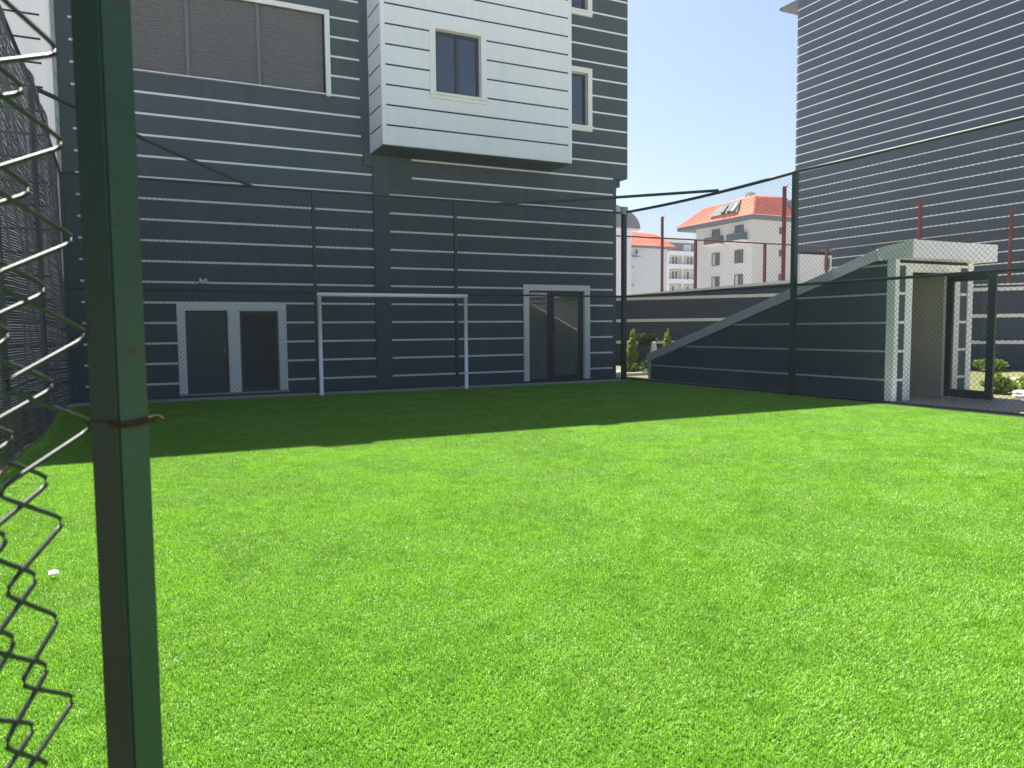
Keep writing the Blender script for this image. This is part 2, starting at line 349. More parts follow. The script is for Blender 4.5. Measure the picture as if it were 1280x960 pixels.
tag(tb, 'bright green artificial turf covering the whole pitch', 'turf', kind='stuff')

# ------------------------------------------------------------------ long striped building
FY = 16.3; ROOF = 10.8
ZS = [0.27 + 0.3962*k for k in range(0, 27)]
F0 = Frame((0, FY, 0), (1,0,0), (0,-1,0))
bld = thing('striped_building', 'long dark grey building with white stripes and a projecting white box behind the goal', 'building', (5, FY, 0))
WIN = (-0.30, 3.75, 6.24, 7.82); DR = (0.79, 2.72, 0.0, 1.775); GD = (8.47, 10.06, 0.0, 2.22)
RW1 = (8.95, 10.15, 6.24, 7.50); RW2 = (8.95, 10.15, 8.98, 10.2)
# lower part, left and right of the pilaster
striped_wall(F0, -1.1, 4.70, 0, 5.05, ZS, [(0.715, 2.80, 0.0, 1.84)], 'anthracite', 'white_stripe', bld, ml=0.2, core_d=0.3)
striped_wall(F0, 5.06, 11.0, 0, 5.05, ZS, [GD], 'anthracite', 'white_stripe', bld, mr=0.10, core_d=0.3, stripe_skip=[(5.06, 5.6, 4.5, 5.05)])
# upper part
striped_wall(F0, -1.1, 4.66, 5.05, ROOF - 0.25, ZS, [WIN], 'anthracite', 'white_stripe', bld, ml=0.2, mr=0.19, core_d=0.3)
striped_wall(F0, 9.14, 11.33, 5.05, ROOF - 0.25, [z for z in ZS if z > 5.1], [(9.14, RW1[1], RW1[2], RW1[3]), (9.14, RW2[1], RW2[2], RW2[3])], 'anthracite', 'white_stripe', bld, core_d=0.3)
fbox('pilaster', F0, 4.70, 5.06, -0.3, 0.045, 0, 5.05, 'anthracite', bld, 0.006)
fbox('bracket', F0, 4.50, 4.70, 0.0, 0.06, 4.80, 5.06, 'anthracite', bld, 0.006)
fbox('bracket', F0, 5.06, 5.35, 0.0, 0.03, 4.45, 5.05, 'anthracite', bld, 0.006)
fbox('corner_edge', F0, 11.33, 11.345, -0.28, 0.004, 5.07, ROOF - 0.25, 'white_stripe', bld)
# body behind the facade, soffit and roof
box('body', -6.0, 11.0, FY + 4.6, FY + 12, 0, ROOF - 0.25, 'anthracite', bld)
box('side_wall', 10.72, 10.985, FY + 0.31, FY + 4.59, 0, 5.05, 'anthracite', bld)
box('side_wall', 11.05, 11.31, FY + 0.31, FY + 4.59, 5.06, ROOF - 0.26, 'anthracite', bld)
box('floor_slab', -1.0, 11.32, FY + 0.31, FY + 4.59, 4.9, 5.053, 'anthracite', bld)
rf = box('roof', -6.4, 11.5, 15.2, FY + 12.4, ROOF - 0.25, ROOF, 'far_eave', bld)
box('added_roof_box', 1.62, 2.25, 15.22, 15.6, ROOF, ROOF + 0.27, 'far_eave', rf)  # unseen boxes, both added for the bumps in the roof's shadow edge
box('added_roof_box', 5.28, 5.65, 15.22, 15.6, ROOF, ROOF + 0.20, 'far_eave', rf)
# white box hanging over the pitch
BX0, BX1, BY = 4.66, 9.14, 15.35
FB = Frame((0, BY, 0), (1,0,0), (0,-1,0))
ZB = [5.468 + 0.4030*k for k in range(13)]
BW = (5.83, 6.87, 6.25, 7.545)
striped_wall(FB, BX0, BX1, 5.075, ROOF - 0.25, ZB, [BW, (5.83, 6.87, 9.0, 10.2)], 'white_render', 'groove_dark', bld, sh=0.034, ml=0.09, mr=0.09, core_d=0.08)
FL = Frame((BX0, BY, 0), (0,1,0), (-1,0,0))
striped_wall(FL, 0.081, FY - BY - 0.005, 5.075, ROOF - 0.25, ZB, [], 'white_render', 'groove_dark', bld, sh=0.034, ml=0.02, mr=0.02, core_d=0.15)
FR_ = Frame((BX1, BY, 0), (0,1,0), (1,0,0))
striped_wall(FR_, 0.081, FY - BY - 0.005, 5.075, ROOF - 0.25, ZB, [], 'white_render', 'groove_dark', bld, sh=0.034, ml=0.06, mr=0.02, core_d=0.15)
box('soffit', BX0 + 0.03, BX1 - 0.03, BY + 0.03, FY + 0.2, 5.052, 5.074, 'anthracite', bld)
def window(fr, o, parent, trim='white_trim', t=0.125, sill=True, mull=(0.5,), depth=0.12, glassm='glass_window', framem='frame_dark', room=1.2, right_only=False):
    u0, u1, z0, z1 = o
    w = MB()
    w.add(*fr.box(u0 - t, u0, -0.02, 0.035, z0 - (0.0 if sill else t), z1 + t)); w.add(*fr.box(u1, u1 + t, -0.02, 0.035, z0 - (0.0 if sill else t), z1 + t)); w.add(*fr.box(u0 + 0.0005, u1 - 0.0005, -0.02, 0.034, z1, z1 + t))
    w.add(*fr.box(u0 + 0.0005, u1 - 0.0005, -depth - 0.05, -0.021, z1 - 0.012, z1)); w.add(*fr.box(u0, u0 + 0.012, -depth - 0.05, -0.021, z0, z1 - 0.013)); w.add(*fr.box(u1 - 0.012, u1, -depth - 0.05, -0.021, z0, z1 - 0.013))
    win = w.build('window', trim, parent, bevel=0.003)
    if sill:
        fbox('sill', fr, u0 - t - 0.02, u1 + t + 0.02, -depth - 0.05, 0.07, z0 - 0.055, z0 - 0.001, trim, win, 0.006)
        fbox('sill_moulding', fr, u0 - t, u1 + t, -0.02, 0.045, z0 - 0.13, z0 - 0.056, trim, win, 0.006)
    s = MB(); e = 0.055; a, b, c, d = u0 + 0.013, u1 - 0.013, z0 + 0.002, z1 - 0.014
    s.add(*fr.box(a, a + e, -depth, -depth + 0.05, c, d)); s.add(*fr.box(b - e, b, -depth, -depth + 0.05, c, d)); s.add(*fr.box(a + e, b - e, -depth, -depth + 0.049, c, c + e)); s.add(*fr.box(a + e, b - e, -depth, -depth + 0.049, d - e, d))
    for q in mull: uu = a + (b - a)*q; s.add(*fr.box(uu - 0.04, uu + 0.04, -depth, -depth + 0.055, c + e, d - e))
    s.build('frame', framem, win, bevel=0.004)
    xs = [a + e] + [a + (b - a)*q for q in mull] + [b - e]
    for q0, q1 in zip(xs, xs[1:]):
        fbox('pane', fr, q0 + (0.04 if q0 != xs[0] else 0), q1 - (0.04 if q1 != xs[-1] else 0), -depth + 0.012, -depth + 0.018, c + e, d - e, glassm, win)
    if room:
        r = MB()
        for bb in ((u0 - 0.3, u1 + 0.3, -room - 0.04, -room, z0 - 0.4, z1 + 0.3), (u0 - 0.34, u0 - 0.3, -room, -0.31, z0 - 0.4, z1 + 0.3), (u1 + 0.3, u1 + 0.34, -room, -0.31, z0 - 0.4, z1 + 0.3), (u0 - 0.3, u1 + 0.3, -room, -0.31, z1 + 0.3, z1 + 0.34), (u0 - 0.3, u1 + 0.3, -room, -0.31, z0 - 0.44, z0 - 0.4)):
            r.add(*fr.box(*bb))
        r.build('room', 'interior_grey', win)
    return win
window(FB, BW, bld)
window(FB, (5.83, 6.87, 9.0, 10.2), bld)
window(F0, RW1, bld, mull=(0.45,))
window(F0, RW2, bld, mull=(0.45,))
# big shuttered window
w = MB(); t = 0.10
w.add(*F0.box(WIN[0] - t, WIN[0], -0.02, 0.04, WIN[2] - 0.07, WIN[3] + t)); w.add(*F0.box(WIN[1], WIN[1] + t, -0.02, 0.04, WIN[2] - 0.07, WIN[3] + t)); w.add(*F0.box(WIN[0], WIN[1], -0.02, 0.039, WIN[3], WIN[3] + t))
sw = w.build('shutter_window', 'white_trim', bld, bevel=0.004)
fbox('sill', F0, WIN[0] - 0.02, WIN[1] + 0.0, -0.25, 0.03, WIN[2] - 0.07, WIN[2] - 0.04, 'aluminium_grey', sw)
mu = [WIN[0], 1.10 - 1.325, 1.10, 2.425, WIN[1]]
for uu in mu[1:-1]: fbox('mullion', F0, uu - 0.035, uu + 0.035, -0.10, -0.03, WIN[2] - 0.04, WIN[3], 'aluminium_grey', sw)
for a_, b_ in zip(mu, mu[1:]):
    s = MB(); z = WIN[2] - 0.035
    a2, b2 = a_ + 0.036, b_ - 0.036
    while z < WIN[3] - 0.01:
        zt = min(z + 0.047, WIN[3])
        vv = [F0.p(a2, -0.075, z), F0.p(b2, -0.075, z), F0.p(b2, -0.062, z + 0.018), F0.p(a2, -0.062, z + 0.018), F0.p(b2, -0.066, z + 0.036), F0.p(a2, -0.066, z + 0.036), F0.p(b2, -0.078, zt), F0.p(a2, -0.078, zt)]
        s.add(vv, [(0,1,2,3), (3,2,4,5), (5,4,6,7)]); z += 0.047
    s.build('shutter', 'shutter_grey', sw)
fbox('backing', F0, WIN[0], WIN[1], -0.2, -0.11, WIN[2] - 0.04, WIN[3], 'groove_dark', sw)
# service doors
sd_ = MB()
sd_.add(*F0.box(0.715, 0.867, -0.25, 0.03, 0.01, 1.84)); sd_.add(*F0.box(1.652, 1.875, -0.25, 0.03, 0.01, 1.70)); sd_.add(*F0.box(2.64, 2.80, -0.25, 0.03, 0.06, 1.84)); sd_.add(*F0.box(0.867, 2.64, -0.25, 0.029, 1.70, 1.84))
sdo = sd_.build('door_surround', 'white_trim', bld, bevel=0.004)
d1 = fbox('door', F0, 0.872, 1.647, -0.10, -0.045, 0.015, 1.695, 'door_dark', sdo, 0.004)
s = MB()
for i in range(9): s.add(*F0.box(0.97, 1.55, -0.046, -0.034, 1.58 - i*0.14 - 0.10, 1.58 - i*0.14))
s.build('door_board', 'door_dark', d1, bevel=0.004)
fbox('handle', F0, 1.56, 1.60, -0.045, 0.0, 0.86, 0.98, 'aluminium_grey', d1, 0.004)
d2 = MB(); 
for bb in ((1.88, 1.93, 0.015, 1.695), (2.585, 2.635, 0.015, 1.695), (1.931, 2.584, 1.63, 1.695), (1.931, 2.584, 0.015, 0.12)): d2.add(*F0.box(bb[0], bb[1], -0.11, -0.03, bb[2], bb[3]))
d2 = d2.build('door', 'door_olive', sdo, bevel=0.003)
e_ = MB()
for bb in ((1.876, 1.892, 0.015, 1.70), (2.624, 2.639, 0.015, 1.70), (1.893, 2.623, 1.684, 1.70)): e_.add(*F0.box(bb[0], bb[1], -0.03, -0.012, bb[2], bb[3]))
e_.build('door_edging', 'box_grey', d2)
s = MB(); z = 0.125
while z < 1.62:
    vv = [F0.p(1.93, -0.10, z + 0.05), F0.p(2.585, -0.10, z + 0.05), F0.p(2.585, -0.045, z), F0.p(1.93, -0.045, z), F0.p(1.93, -0.10, z + 0.044), F0.p(2.585, -0.10, z + 0.044), F0.p(2.585, -0.045, z - 0.006), F0.p(1.93, -0.045, z - 0.006)]
    s.add(vv, [(0,1,2,3), (7,6,5,4), (3,2,6,7)]); z += 0.062
s.build('louvre', 'door_olive', d2)
fbox('backing', F0, 0.86, 2.65, -0.24, -0.112, 0.0, 1.72, 'groove_dark', sdo)
fbox('door_step', F0, 0.70, 2.82, 0.0, 0.10, -0.02, 0.055, 'concrete', sdo, 0.01)
# glass door
g_ = MB()
for bb in ((8.34, 8.485, 0.02, 2.345), (10.045, 10.20, 0.02, 2.345)): g_.add(*F0.box(bb[0], bb[1], -0.16, 0.035, bb[2], bb[3]))
g_.add(*F0.box(8.485, 10.045, -0.16, 0.034, 2.205, 2.345))
gd = g_.build('glass_door_surround', 'white_trim', bld, bevel=0.004)
g_ = MB(); a_, b_ = 8.487, 10.043
for bb in ((a_, a_ + 0.03, 0.02, 2.20), (9.05, 9.13, 0.02, 2.20), (a_ + 0.031, 9.049, 2.16, 2.20), (a_ + 0.031, 9.049, 0.02, 0.055)): g_.add(*F0.box(bb[0], bb[1], -0.12, -0.06, bb[2], bb[3]))
fx_ = g_.build('fixed_light', 'frame_dark', gd, bevel=0.003)
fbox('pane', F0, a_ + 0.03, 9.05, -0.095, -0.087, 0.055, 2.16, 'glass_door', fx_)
g_ = MB()
for bb in ((9.132, 9.215, 0.02, 2.20), (9.93, b_, 0.02, 2.20), (9.216, 9.929, 2.10, 2.20), (9.216, 9.929, 0.02, 0.13)): g_.add(*F0.box(bb[0], bb[1], -0.115, -0.05, bb[2], bb[3]))
lf_ = g_.build('door_leaf', 'frame_dark', gd, bevel=0.003)
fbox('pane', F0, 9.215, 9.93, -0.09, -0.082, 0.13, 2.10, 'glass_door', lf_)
tube('handle', [F0.p(9.17, -0.05, 0.95), F0.p(9.17, 0.0, 0.95), F0.p(9.17, 0.0, 1.15), F0.p(9.17, -0.05, 1.15)], 0.011, 'aluminium_grey', lf_)
r = MB()
for bb in ((7.2, 10.7, -3.04, -3.0, 0, 2.7), (7.16, 7.2, -3.0, -0.31, 0, 2.7), (10.66, 10.7, -3.0, -0.31, 0, 2.7), (7.2, 10.66, -3.0, -0.31, 2.7, 2.74), (7.2, 10.66, -3.0, -0.2, 0.0, 0.012)): r.add(*F0.box(*bb))
r.build('room', 'cream_render', gd)
# white bay at the far left, standing forward of the dark facade
bay = thing('white_bay_building', 'white panelled building wing behind the shade net at the left edge', 'building', (-3.5, 15.3, 0))
FBY = Frame((0, 15.3, 0), (1,0,0), (0,-1,0))
striped_wall(FBY, -6.0, -1.105, 0, ROOF - 0.26, ZS, [], 'white_render', 'groove_dark', bay, sh=0.036, mr=0.09, core_d=0.3)
FBR = Frame((-1.105, 15.3, 0), (0,1,0), (1,0,0))
striped_wall(FBR, 0.0, 0.985, 0, ROOF - 0.26, ZS, [], 'white_render', 'groove_dark', bay, sh=0.036, ml=0.03, mr=0.02, core_d=0.15)

# wall lamp with two heads
wl = thing('wall_lamp', 'small white twin-head wall lamp above the service doors', 'lamp', (1.22, FY - 0.01, 2.26))
fbox('base_plate', F0, 1.19, 1.25, 0.002, 0.02, 2.25, 2.31, 'lamp_white', wl, 0.004)
for sx in (-1, 1):
    tube('lamp_head', [F0.p(1.22 + sx*0.045, 0.04, 2.33), F0.p(1.22 + sx*0.055, 0.065, 2.285), F0.p(1.22 + sx*0.06, 0.08, 2.235)], [0.020, 0.025, 0.029], 'lamp_white', wl)
    tube('arm', [F0.p(1.22, 0.02, 2.28), F0.p(1.22 + sx*0.045, 0.05, 2.30)], 0.009, 'lamp_white', wl)

# ------------------------------------------------------------------ right-hand striped building with rounded corner
RX = 33.4; rb = thing('striped_building', 'tall dark building with many thin white stripes filling the upper right', 'building', (RX + 6, 20, 0))
rad = 0.4
prof = [(RX, -6.0), (RX, 32.0 - rad)] + [(RX + rad - rad*math.cos(q), 32.0 - rad + rad*math.sin(q)) for q in np.linspace(0, math.pi/2, 9)[1:]] + [(RX + 16, 32.0)]
plow = [(RX, -6.0), (RX, 29.5 - rad)] + [(RX + rad - rad*math.cos(q), 29.5 - rad + rad*math.sin(q)) for q in np.linspace(0, math.pi/2, 9)[1:]] + [(RX + 16, 29.5)]
def strip(name, prof, z0, z1, off, material, parent, thick=0.03):
    v = []; f = []
    n = len(prof)
    P = [Vector((p[0], p[1])) for p in prof]; nr = []
    for i in range(n):
        t = (P[min(i+1, n-1)] - P[max(i-1, 0)]).normalized(); nr.append(Vector((-t.y, t.x)))
    for i in range(n):
        o = P[i] + nr[i]*off; q = P[i] + nr[i]*(off - thick)
        v += [(o.x, o.y, z0), (o.x, o.y, z1), (q.x, q.y, z1), (q.x, q.y, z0)]
    for i in range(n-1):
        b = i*4
        for k in range(4): f.append((b + k, b + (k+1) % 4, b + 4 + (k+1) % 4, b + 4 + k))
    f += [(3,2,1,0), tuple(4*(n-1) + k for k in range(4))]
    return mesh(name, v, f, material, parent)
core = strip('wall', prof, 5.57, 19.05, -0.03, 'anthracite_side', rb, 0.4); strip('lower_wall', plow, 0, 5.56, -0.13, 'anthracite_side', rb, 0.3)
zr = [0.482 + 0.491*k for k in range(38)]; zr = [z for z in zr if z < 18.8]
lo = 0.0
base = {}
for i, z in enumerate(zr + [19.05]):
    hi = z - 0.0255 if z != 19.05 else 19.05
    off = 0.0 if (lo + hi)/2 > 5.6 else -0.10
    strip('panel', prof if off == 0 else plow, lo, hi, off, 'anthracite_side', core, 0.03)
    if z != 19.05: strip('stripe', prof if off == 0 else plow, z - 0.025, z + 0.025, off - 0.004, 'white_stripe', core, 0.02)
    lo = z + 0.0255
box('underside', RX + 0.32, RX + 15.9, 29.0, 31.7, 5.575, 5.68, 'anthracite_side', rb)
mesh('eave', [(RX - 0.12, -6, 19.055), (RX + 16, -6, 19.055), (RX + 16, 33.0, 19.055), (RX - 0.12, 33.0, 19.055), (RX - 0.12, -6, 19.2), (RX + 16, -6, 19.2), (RX + 16, 33.0, 19.2), (RX - 0.12, 33.0, 19.2)], BF, 'far_eave', rb)

# ------------------------------------------------------------------ stair entrance block
SX = 11.4; EY = 8.62
st = thing('stair_entrance', 'dark stair enclosure with sloping grey coping and white framed doorway beyond the right fence', 'entrance', (12.4, 10, 0))
FS = Frame((SX, 0, 0), (0,1,0), (-1,0,0))
z_at = lambda y: 0.43 + (15.45 - y)*(2.40 - 0.43)/(15.45 - 8.95)      # underside of the coping
ZW = [0.36 + 0.486*k for k in range(5)]
def poly_panel(name, y0, y1, z0, z1, d0, d1, material, parent):
    """side-wall board trimmed by the sloping coping"""
    ytop = lambda z: 15.45 - (z - 0.43)*(15.45 - 8.95)/(2.40 - 0.43)
    pts = [(y0, z0), (min(y1, ytop(z0)), z0)]
    if ytop(z0) > y1:
        zz = min(z1, z_at(y1)); pts.append((y1, zz))
        if zz < z1: pts.append((ytop(z1), z1))
    else: pts.append((ytop(z1), z1))
    pts.append((y0, z1)); n = len(pts)
    v = [FS.p(a, d1, b) for a, b in pts] + [FS.p(a, d0, b) for a, b in pts]
    f = [tuple(range(n)), tuple(reversed(range(n, 2*n)))] + [(i, n + i, n + (i+1) % n, (i+1) % n) for i in range(n)]
    return mesh(name, v, f, material, parent)
YA, YB = EY + 0.17, 15.36
swl = poly_panel('side_wall', YA, YB, 0.0, 2.40, -0.22, -0.02, 'anthracite', st)
lo = 0.0
for i, z in enumerate(ZW + [2.4]):
    hi = z - 0.017 if z != 2.4 else 2.395
    if hi > lo: poly_panel('panel', YA, YB, lo, hi, -0.02, 0.0, 'anthracite', swl)
    if z != 2.4: poly_panel('stripe', YA, YB - 0.001, z - 0.0165, z + 0.0165, -0.02, -0.003, 'grey_coping', swl)
    lo = z + 0.017
def prism(name, pts, fr, d0, d1, material, parent, bevel=0.0):
    n = len(pts); v = [fr.p(a, d1, b) for a, b in pts] + [fr.p(a, d0, b) for a, b in pts]
    f = [tuple(range(n)), tuple(reversed(range(n, 2*n)))] + [(i, n + i, n + (i+1) % n, (i+1) % n) for i in range(n)]
    return MB().add(v, f).build(name, material, parent, bevel=bevel)
prism('coping', [(15.50, 0.43), (15.50, 0.63), (8.98, 2.585), (8.98, 2.395)], FS, -0.30, 0.03, 'grey_coping', st, 0.004)
fbox('end_post', FS, 15.365, 15.46, -0.26, 0.012, 0.0, 0.44, 'grey_coping', st, 0.004)
box('far_side_wall', 13.26, 13.46, EY + 0.17, 15.3, 0.0, 0.5, 'anthracite', st)
prism('far_side_wall', [(YA, 0.5), (15.2, 0.5), (8.98, 2.40), (YA, 2.40)], Frame((13.46, 0, 0), (0,1,0), (1,0,0)), -0.2, 0.0, 'anthracite', st)
mesh('stair_roof', [(11.45, 15.3, 0.50), (13.26, 15.3, 0.50), (13.26, 8.98, 2.42), (11.45, 8.98, 2.42), (11.45, 15.3, 0.44), (13.26, 15.3, 0.44), (13.26, 8.98, 2.36), (11.45, 8.98, 2.36)], [(0,1,2,3), (7,6,5,4), (0,4,5,1), (1,5,6,2), (2,6,7,3), (3,7,4,0)], 'far_eave', st)
# canopy slab: chamfered at its near left corner towards the coping
cv = [(11.37, 8.97), (11.37, 8.30), (13.60, 8.30), (13.60, 9.0)]
zt = [2.60, 2.675, 2.675, 2.60]; zb = 2.385
v = [(x, y, z) for (x, y), z in zip(cv, zt)] + [(x, y, zb) for x, y in cv]
MB().add(v, [(3,2,1,0)[::-1], (7,6,5,4)[::-1], (0,1,5,4), (1,2,6,5), (2,3,7,6), (3,0,4,7)]).build('canopy', 'white_trim', st, bevel=0.004)
FE = Frame((0, EY, 0), (1,0,0), (0,-1,0))
fbox('pillar', FE, 11.385, 11.49, -0.16, 0.0, 0.0, 2.384, 'white_trim', st, 0.004)
fbox('pillar', FE, 13.30, 13.45, -0.16, 0.0, 0.0, 2.384, 'white_trim', st, 0.004)
d_ = MB()
d_.add(*FE.box(11.655, 11.83, -0.14, -0.006, 0.0, 2.33)); d_.add(*FE.box(12.84, 13.10, -0.14, -0.006, 0.0, 2.33)); d_.add(*FE.box(11.83, 12.84, -0.14, -0.007, 2.19, 2.33))
df = d_.build('door_frame', 'white_trim', st, bevel=0.004)
for a_, b_ in ((11.491, 11.654), (13.101, 13.299)):
    lo = 0.0
    for z in [q + 0.004 for q in ZW] + [2.38]:
        if z != 2.38: fbox('rung', FE, a_, b_, -0.15, -0.008, z - 0.022, z + 0.022, 'white_trim', st)
        fbox('panel', FE, a_, b_, -0.14, -0.018, lo, (z - 0.0225) if z != 2.38 else 2.33, 'anthracite', st); lo = z + 0.0225
fbox('header', FE, 11.491, 13.299, -0.20, -0.03, 2.331, 2.384, 'groove_dark', st)
# passage inside
box('passage_wall', 11.63, 11.70, EY + 0.18, 9.6, 0.0, 2.16, 'interior_grey', st)
box('passage_wall', 12.86, 12.93, EY + 0.145, 9.6, 0.0, 2.16, 'interior_grey', st)
box('passage_end', 11.7, 12.86, 9.5, 9.58, 0.0, 2.16, 'interior_grey', st)
box('threshold', 11.42, 13.5, 7.752, 10.5, -0.04, 0.004, 'paver', st)
# opened glazed leaf, hinged at the right jamb and swung out towards the pitch
FD = Frame((12.80, EY + 0.04, 0), (math.sin(R(-3)), -math.cos(R(-3)), 0), (-1, 0, 0))
lw = 0.88; d_ = MB()
for bb in ((0, 0.12, 0.03, 2.16), (lw - 0.13, lw, 0.03, 2.16), (0.121, lw - 0.131, 2.03, 2.16), (0.121, lw - 0.131, 0.03, 0.17)): d_.add(*FD.box(bb[0], bb[1], -0.03, 0.03, bb[2], bb[3]))
dl = d_.build('open_door', 'green_frame', st, bevel=0.004)
fbox('pane', FD, 0.12, lw - 0.13, -0.004, 0.004, 0.17, 2.03, 'glass_clear', dl)
for sgn in (1, -1):
    tube('handle', [FD.p(lw - 0.07, 0.03*sgn, 1.02), FD.p(lw - 0.07, 0.075*sgn, 1.02), FD.p(lw - 0.20, 0.075*sgn, 1.02)], 0.010, 'green_frame', dl)
    fbox('handle_plate', FD, lw - 0.085, lw - 0.055, min(0.0305*sgn, 0.036*sgn), max(0.0305*sgn, 0.036*sgn), 0.92, 1.10, 'green_frame', dl)

# ------------------------------------------------------------------ boundary wall behind the garden
A_ = np.array([15.34, 22.15]); ud = np.array([0.5924, -0.8056]); nn = np.array([-0.8056, -0.5924])
FW = Frame((A_[0], A_[1], 0), (ud[0], ud[1], 0), (nn[0], nn[1], 0))
bw = thing('boundary_wall', 'dark boundary wall with broad white stripes behind the garden', 'wall', (18, 18, 0))
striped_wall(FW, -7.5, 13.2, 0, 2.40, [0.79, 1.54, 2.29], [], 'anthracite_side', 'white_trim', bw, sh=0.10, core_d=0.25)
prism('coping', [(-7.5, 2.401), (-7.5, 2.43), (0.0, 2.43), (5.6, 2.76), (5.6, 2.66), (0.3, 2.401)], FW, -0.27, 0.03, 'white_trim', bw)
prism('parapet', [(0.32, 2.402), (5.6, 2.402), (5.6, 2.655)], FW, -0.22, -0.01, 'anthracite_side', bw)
fbox('coping', FW, 5.605, 13.2, -0.27, 0.02, 2.401, 2.44, 'white_trim', bw)

# ------------------------------------------------------------------ red posts and red rail fence of the court beyond
def red_post(x, y, h, label):
    t = thing('red_post', label, 'post', (x, y, 0), 'tall red posts beyond the boundary wall')
    box('shaft', x - 0.05, x + 0.05, y - 0.05, y + 0.05, 0, h, 'red_steel', t, 0.008); box('base_plate', x - 0.15, x + 0.15, y - 0.15, y + 0.15, 0, 0.02, 'red_steel', t)
    tube('hook', [(x, y, h - 0.05), (x, y - 0.12, h - 0.02), (x, y - 0.16, h + 0.05)], 0.012, 'red_steel', t, 6)
red_post(19.0, 18.5, 5.81, 'tall red steel post left of the big fence post, before the orange-roofed house')
red_post(25.67, 18.5, 5.81, 'tall red steel post rising just behind the white canopy')
red_post(31.1, 18.5, 5.81, 'tall red steel post at the right edge, beyond the open door')
red_post(21.37, 28.0, 6.25, 'thin tall red post in front of the low orange-roofed house')
rfn = thing('red_fence', 'thin red rail fence with short posts before the far houses', 'fence', (25, 28, 0))
for x in (18.2, 23.25, 27.5, 31.7): box('post', x - 0.055, x + 0.055, 27.92, 28.03, 0, 5.31, 'red_steel', rfn)
tube('rail', [(16.5, 27.975, 5.28), (31.7, 27.975, 5.33)], 0.035, 'red_steel', rfn)
tube('lower_rail', [(16.5, 27.975, 2.2), (31.7, 27.975, 2.2)], 0.03, 'red_steel', rfn)

# ------------------------------------------------------------------ chain-link
def chain_vf(P0, d, L, z0, z1, a=0.0425, r=0.0025, wob=0.006, seed=0):
    """zigzag wires woven into diamonds; P0 base start, d unit horizontal direction"""
    g_ = np.random.default_rng(seed); d = np.array(d, float); nrm = np.array([-d[1], d[0], 0.0]); d3 = np.array([d[0], d[1], 0.0])
    nw = int(L/a); nk = int((z1 - z0)/a) + 1
    i = np.arange(nw)[:, None]; k = np.arange(nk)[None, :]
    u = (i + ((k + i) % 2))*a + 0*k; z = z0 + k*a + 0*i
    f1, f2, f3 = g_.uniform(0.6, 2.2, 3); p1, p2, p3 = g_.uniform(0, 6, 3)
    dn = wob*(np.sin(u*f1*2 + z*1.7 + p1) + 0.7*np.sin(u*f2*3 - z*2.6 + p2)); du = wob*0.9*np.sin(z*f3*2.5 + u*1.1 + p3)
    dz = -wob*1.2*(1 + np.sin(u*1.9 + p1))*((z - z0)/(z1 - z0))
    weave = 0.0022*(1 - 2*((k + i) % 2))
    P = np.array([P0[0], P0[1], 0.0]) + (u + du)[..., None]*d3 + (dn + weave)[..., None]*nrm + np.stack([0*u, 0*u, z + dz], -1)
    A = P[:, :-1].reshape(-1, 3); B = P[:, 1:].reshape(-1, 3); t = B - A; t /= np.linalg.norm(t, axis=1)[:, None]
    s1 = np.cross(t, nrm); s1 /= np.linalg.norm(s1, axis=1)[:, None]; s2 = np.cross(t, s1)
    V = []
    for e in (A, B):
        for q in range(3):
            an = 2*math.pi*q/3; V.append(e + (s1*math.cos(an) + s2*math.sin(an))*r)
    V = np.stack(V, 1).reshape(-1, 3); b = np.arange(len(A))[:, None]*6
    F = np.concatenate([b + [0,1,4,3], b + [1,2,5,4], b + [2,0,3,5]], 0)
    return V, F
def mesh_panel(P0, d, L, z0, z1, parent, seed, **kw):
    V, F = chain_vf(P0, d, L, z0, z1, seed=seed, **kw); o = npmesh('wire_mesh', V, F, 'green_wire', parent); o['kind'] = 'stuff'; return o
FFY = 15.6; FT = 4.07
ff = thing('chain_link_fence', 'tall green chain-link fence standing along the foot of the long striped building', 'fence', (5, FFY, 0), 'chain-link fences round the pitch')
for x in (-1.08, 3.27, 6.33): box('post', x - 0.032, x + 0.032, FFY - 0.032, FFY + 0.032, 0, FT, 'green_steel', ff, 0.004)
tube('top_rail', [(-1.08, FFY, FT), (3.27, FFY, FT), (6.33, FFY, FT + 0.01), (10.72, FFY, FT)], 0.024, 'green_steel', ff)
tube('middle_rail', [(-1.08, FFY, 2.06), (10.72, FFY, 2.05)], 0.020, 'green_steel', ff)
tube('bottom_rail', [(-1.08, FFY, 0.05), (10.72, FFY, 0.05)], 0.016, 'green_steel', ff)
tube('corner_brace', [(2.15, FFY, 4.06), (0.5, 14.0, 4.32), (-1.08, 12.4, 4.60)], 0.032, 'green_steel', ff)
for i, (a_, b_) in enumerate(((-1.08, 3.27), (3.27, 6.33), (6.33, 10.72))): mesh_panel((a_ + 0.03, FFY - 0.03), (1, 0), b_ - a_ - 0.06, 0.04, FT, ff, 11 + i)
rfc = thing('chain_link_fence', 'tall green chain-link fence on the right, before the stair entrance', 'fence', (11, 10, 0), 'chain-link fences round the pitch')
PA, PB, PC = np.array([10.74, 15.58]), np.array([11.0, 10.45]), np.array([11.0, 2.0])
for (x, y), w_, h_ in ((PA, 0.052, 4.10), (PB, 0.046, 4.13), ((11.0, 5.3), 0.046, 4.13), (PC, 0.046, 4.13)):
    box('post', x - w_, x + w_, y - w_, y + w_, 0, h_, 'green_steel', rfc, 0.005)
box('junction_box', 10.60, 10.77, 15.44, 15.52, 4.03, 4.20, 'box_grey', rfc, 0.01)
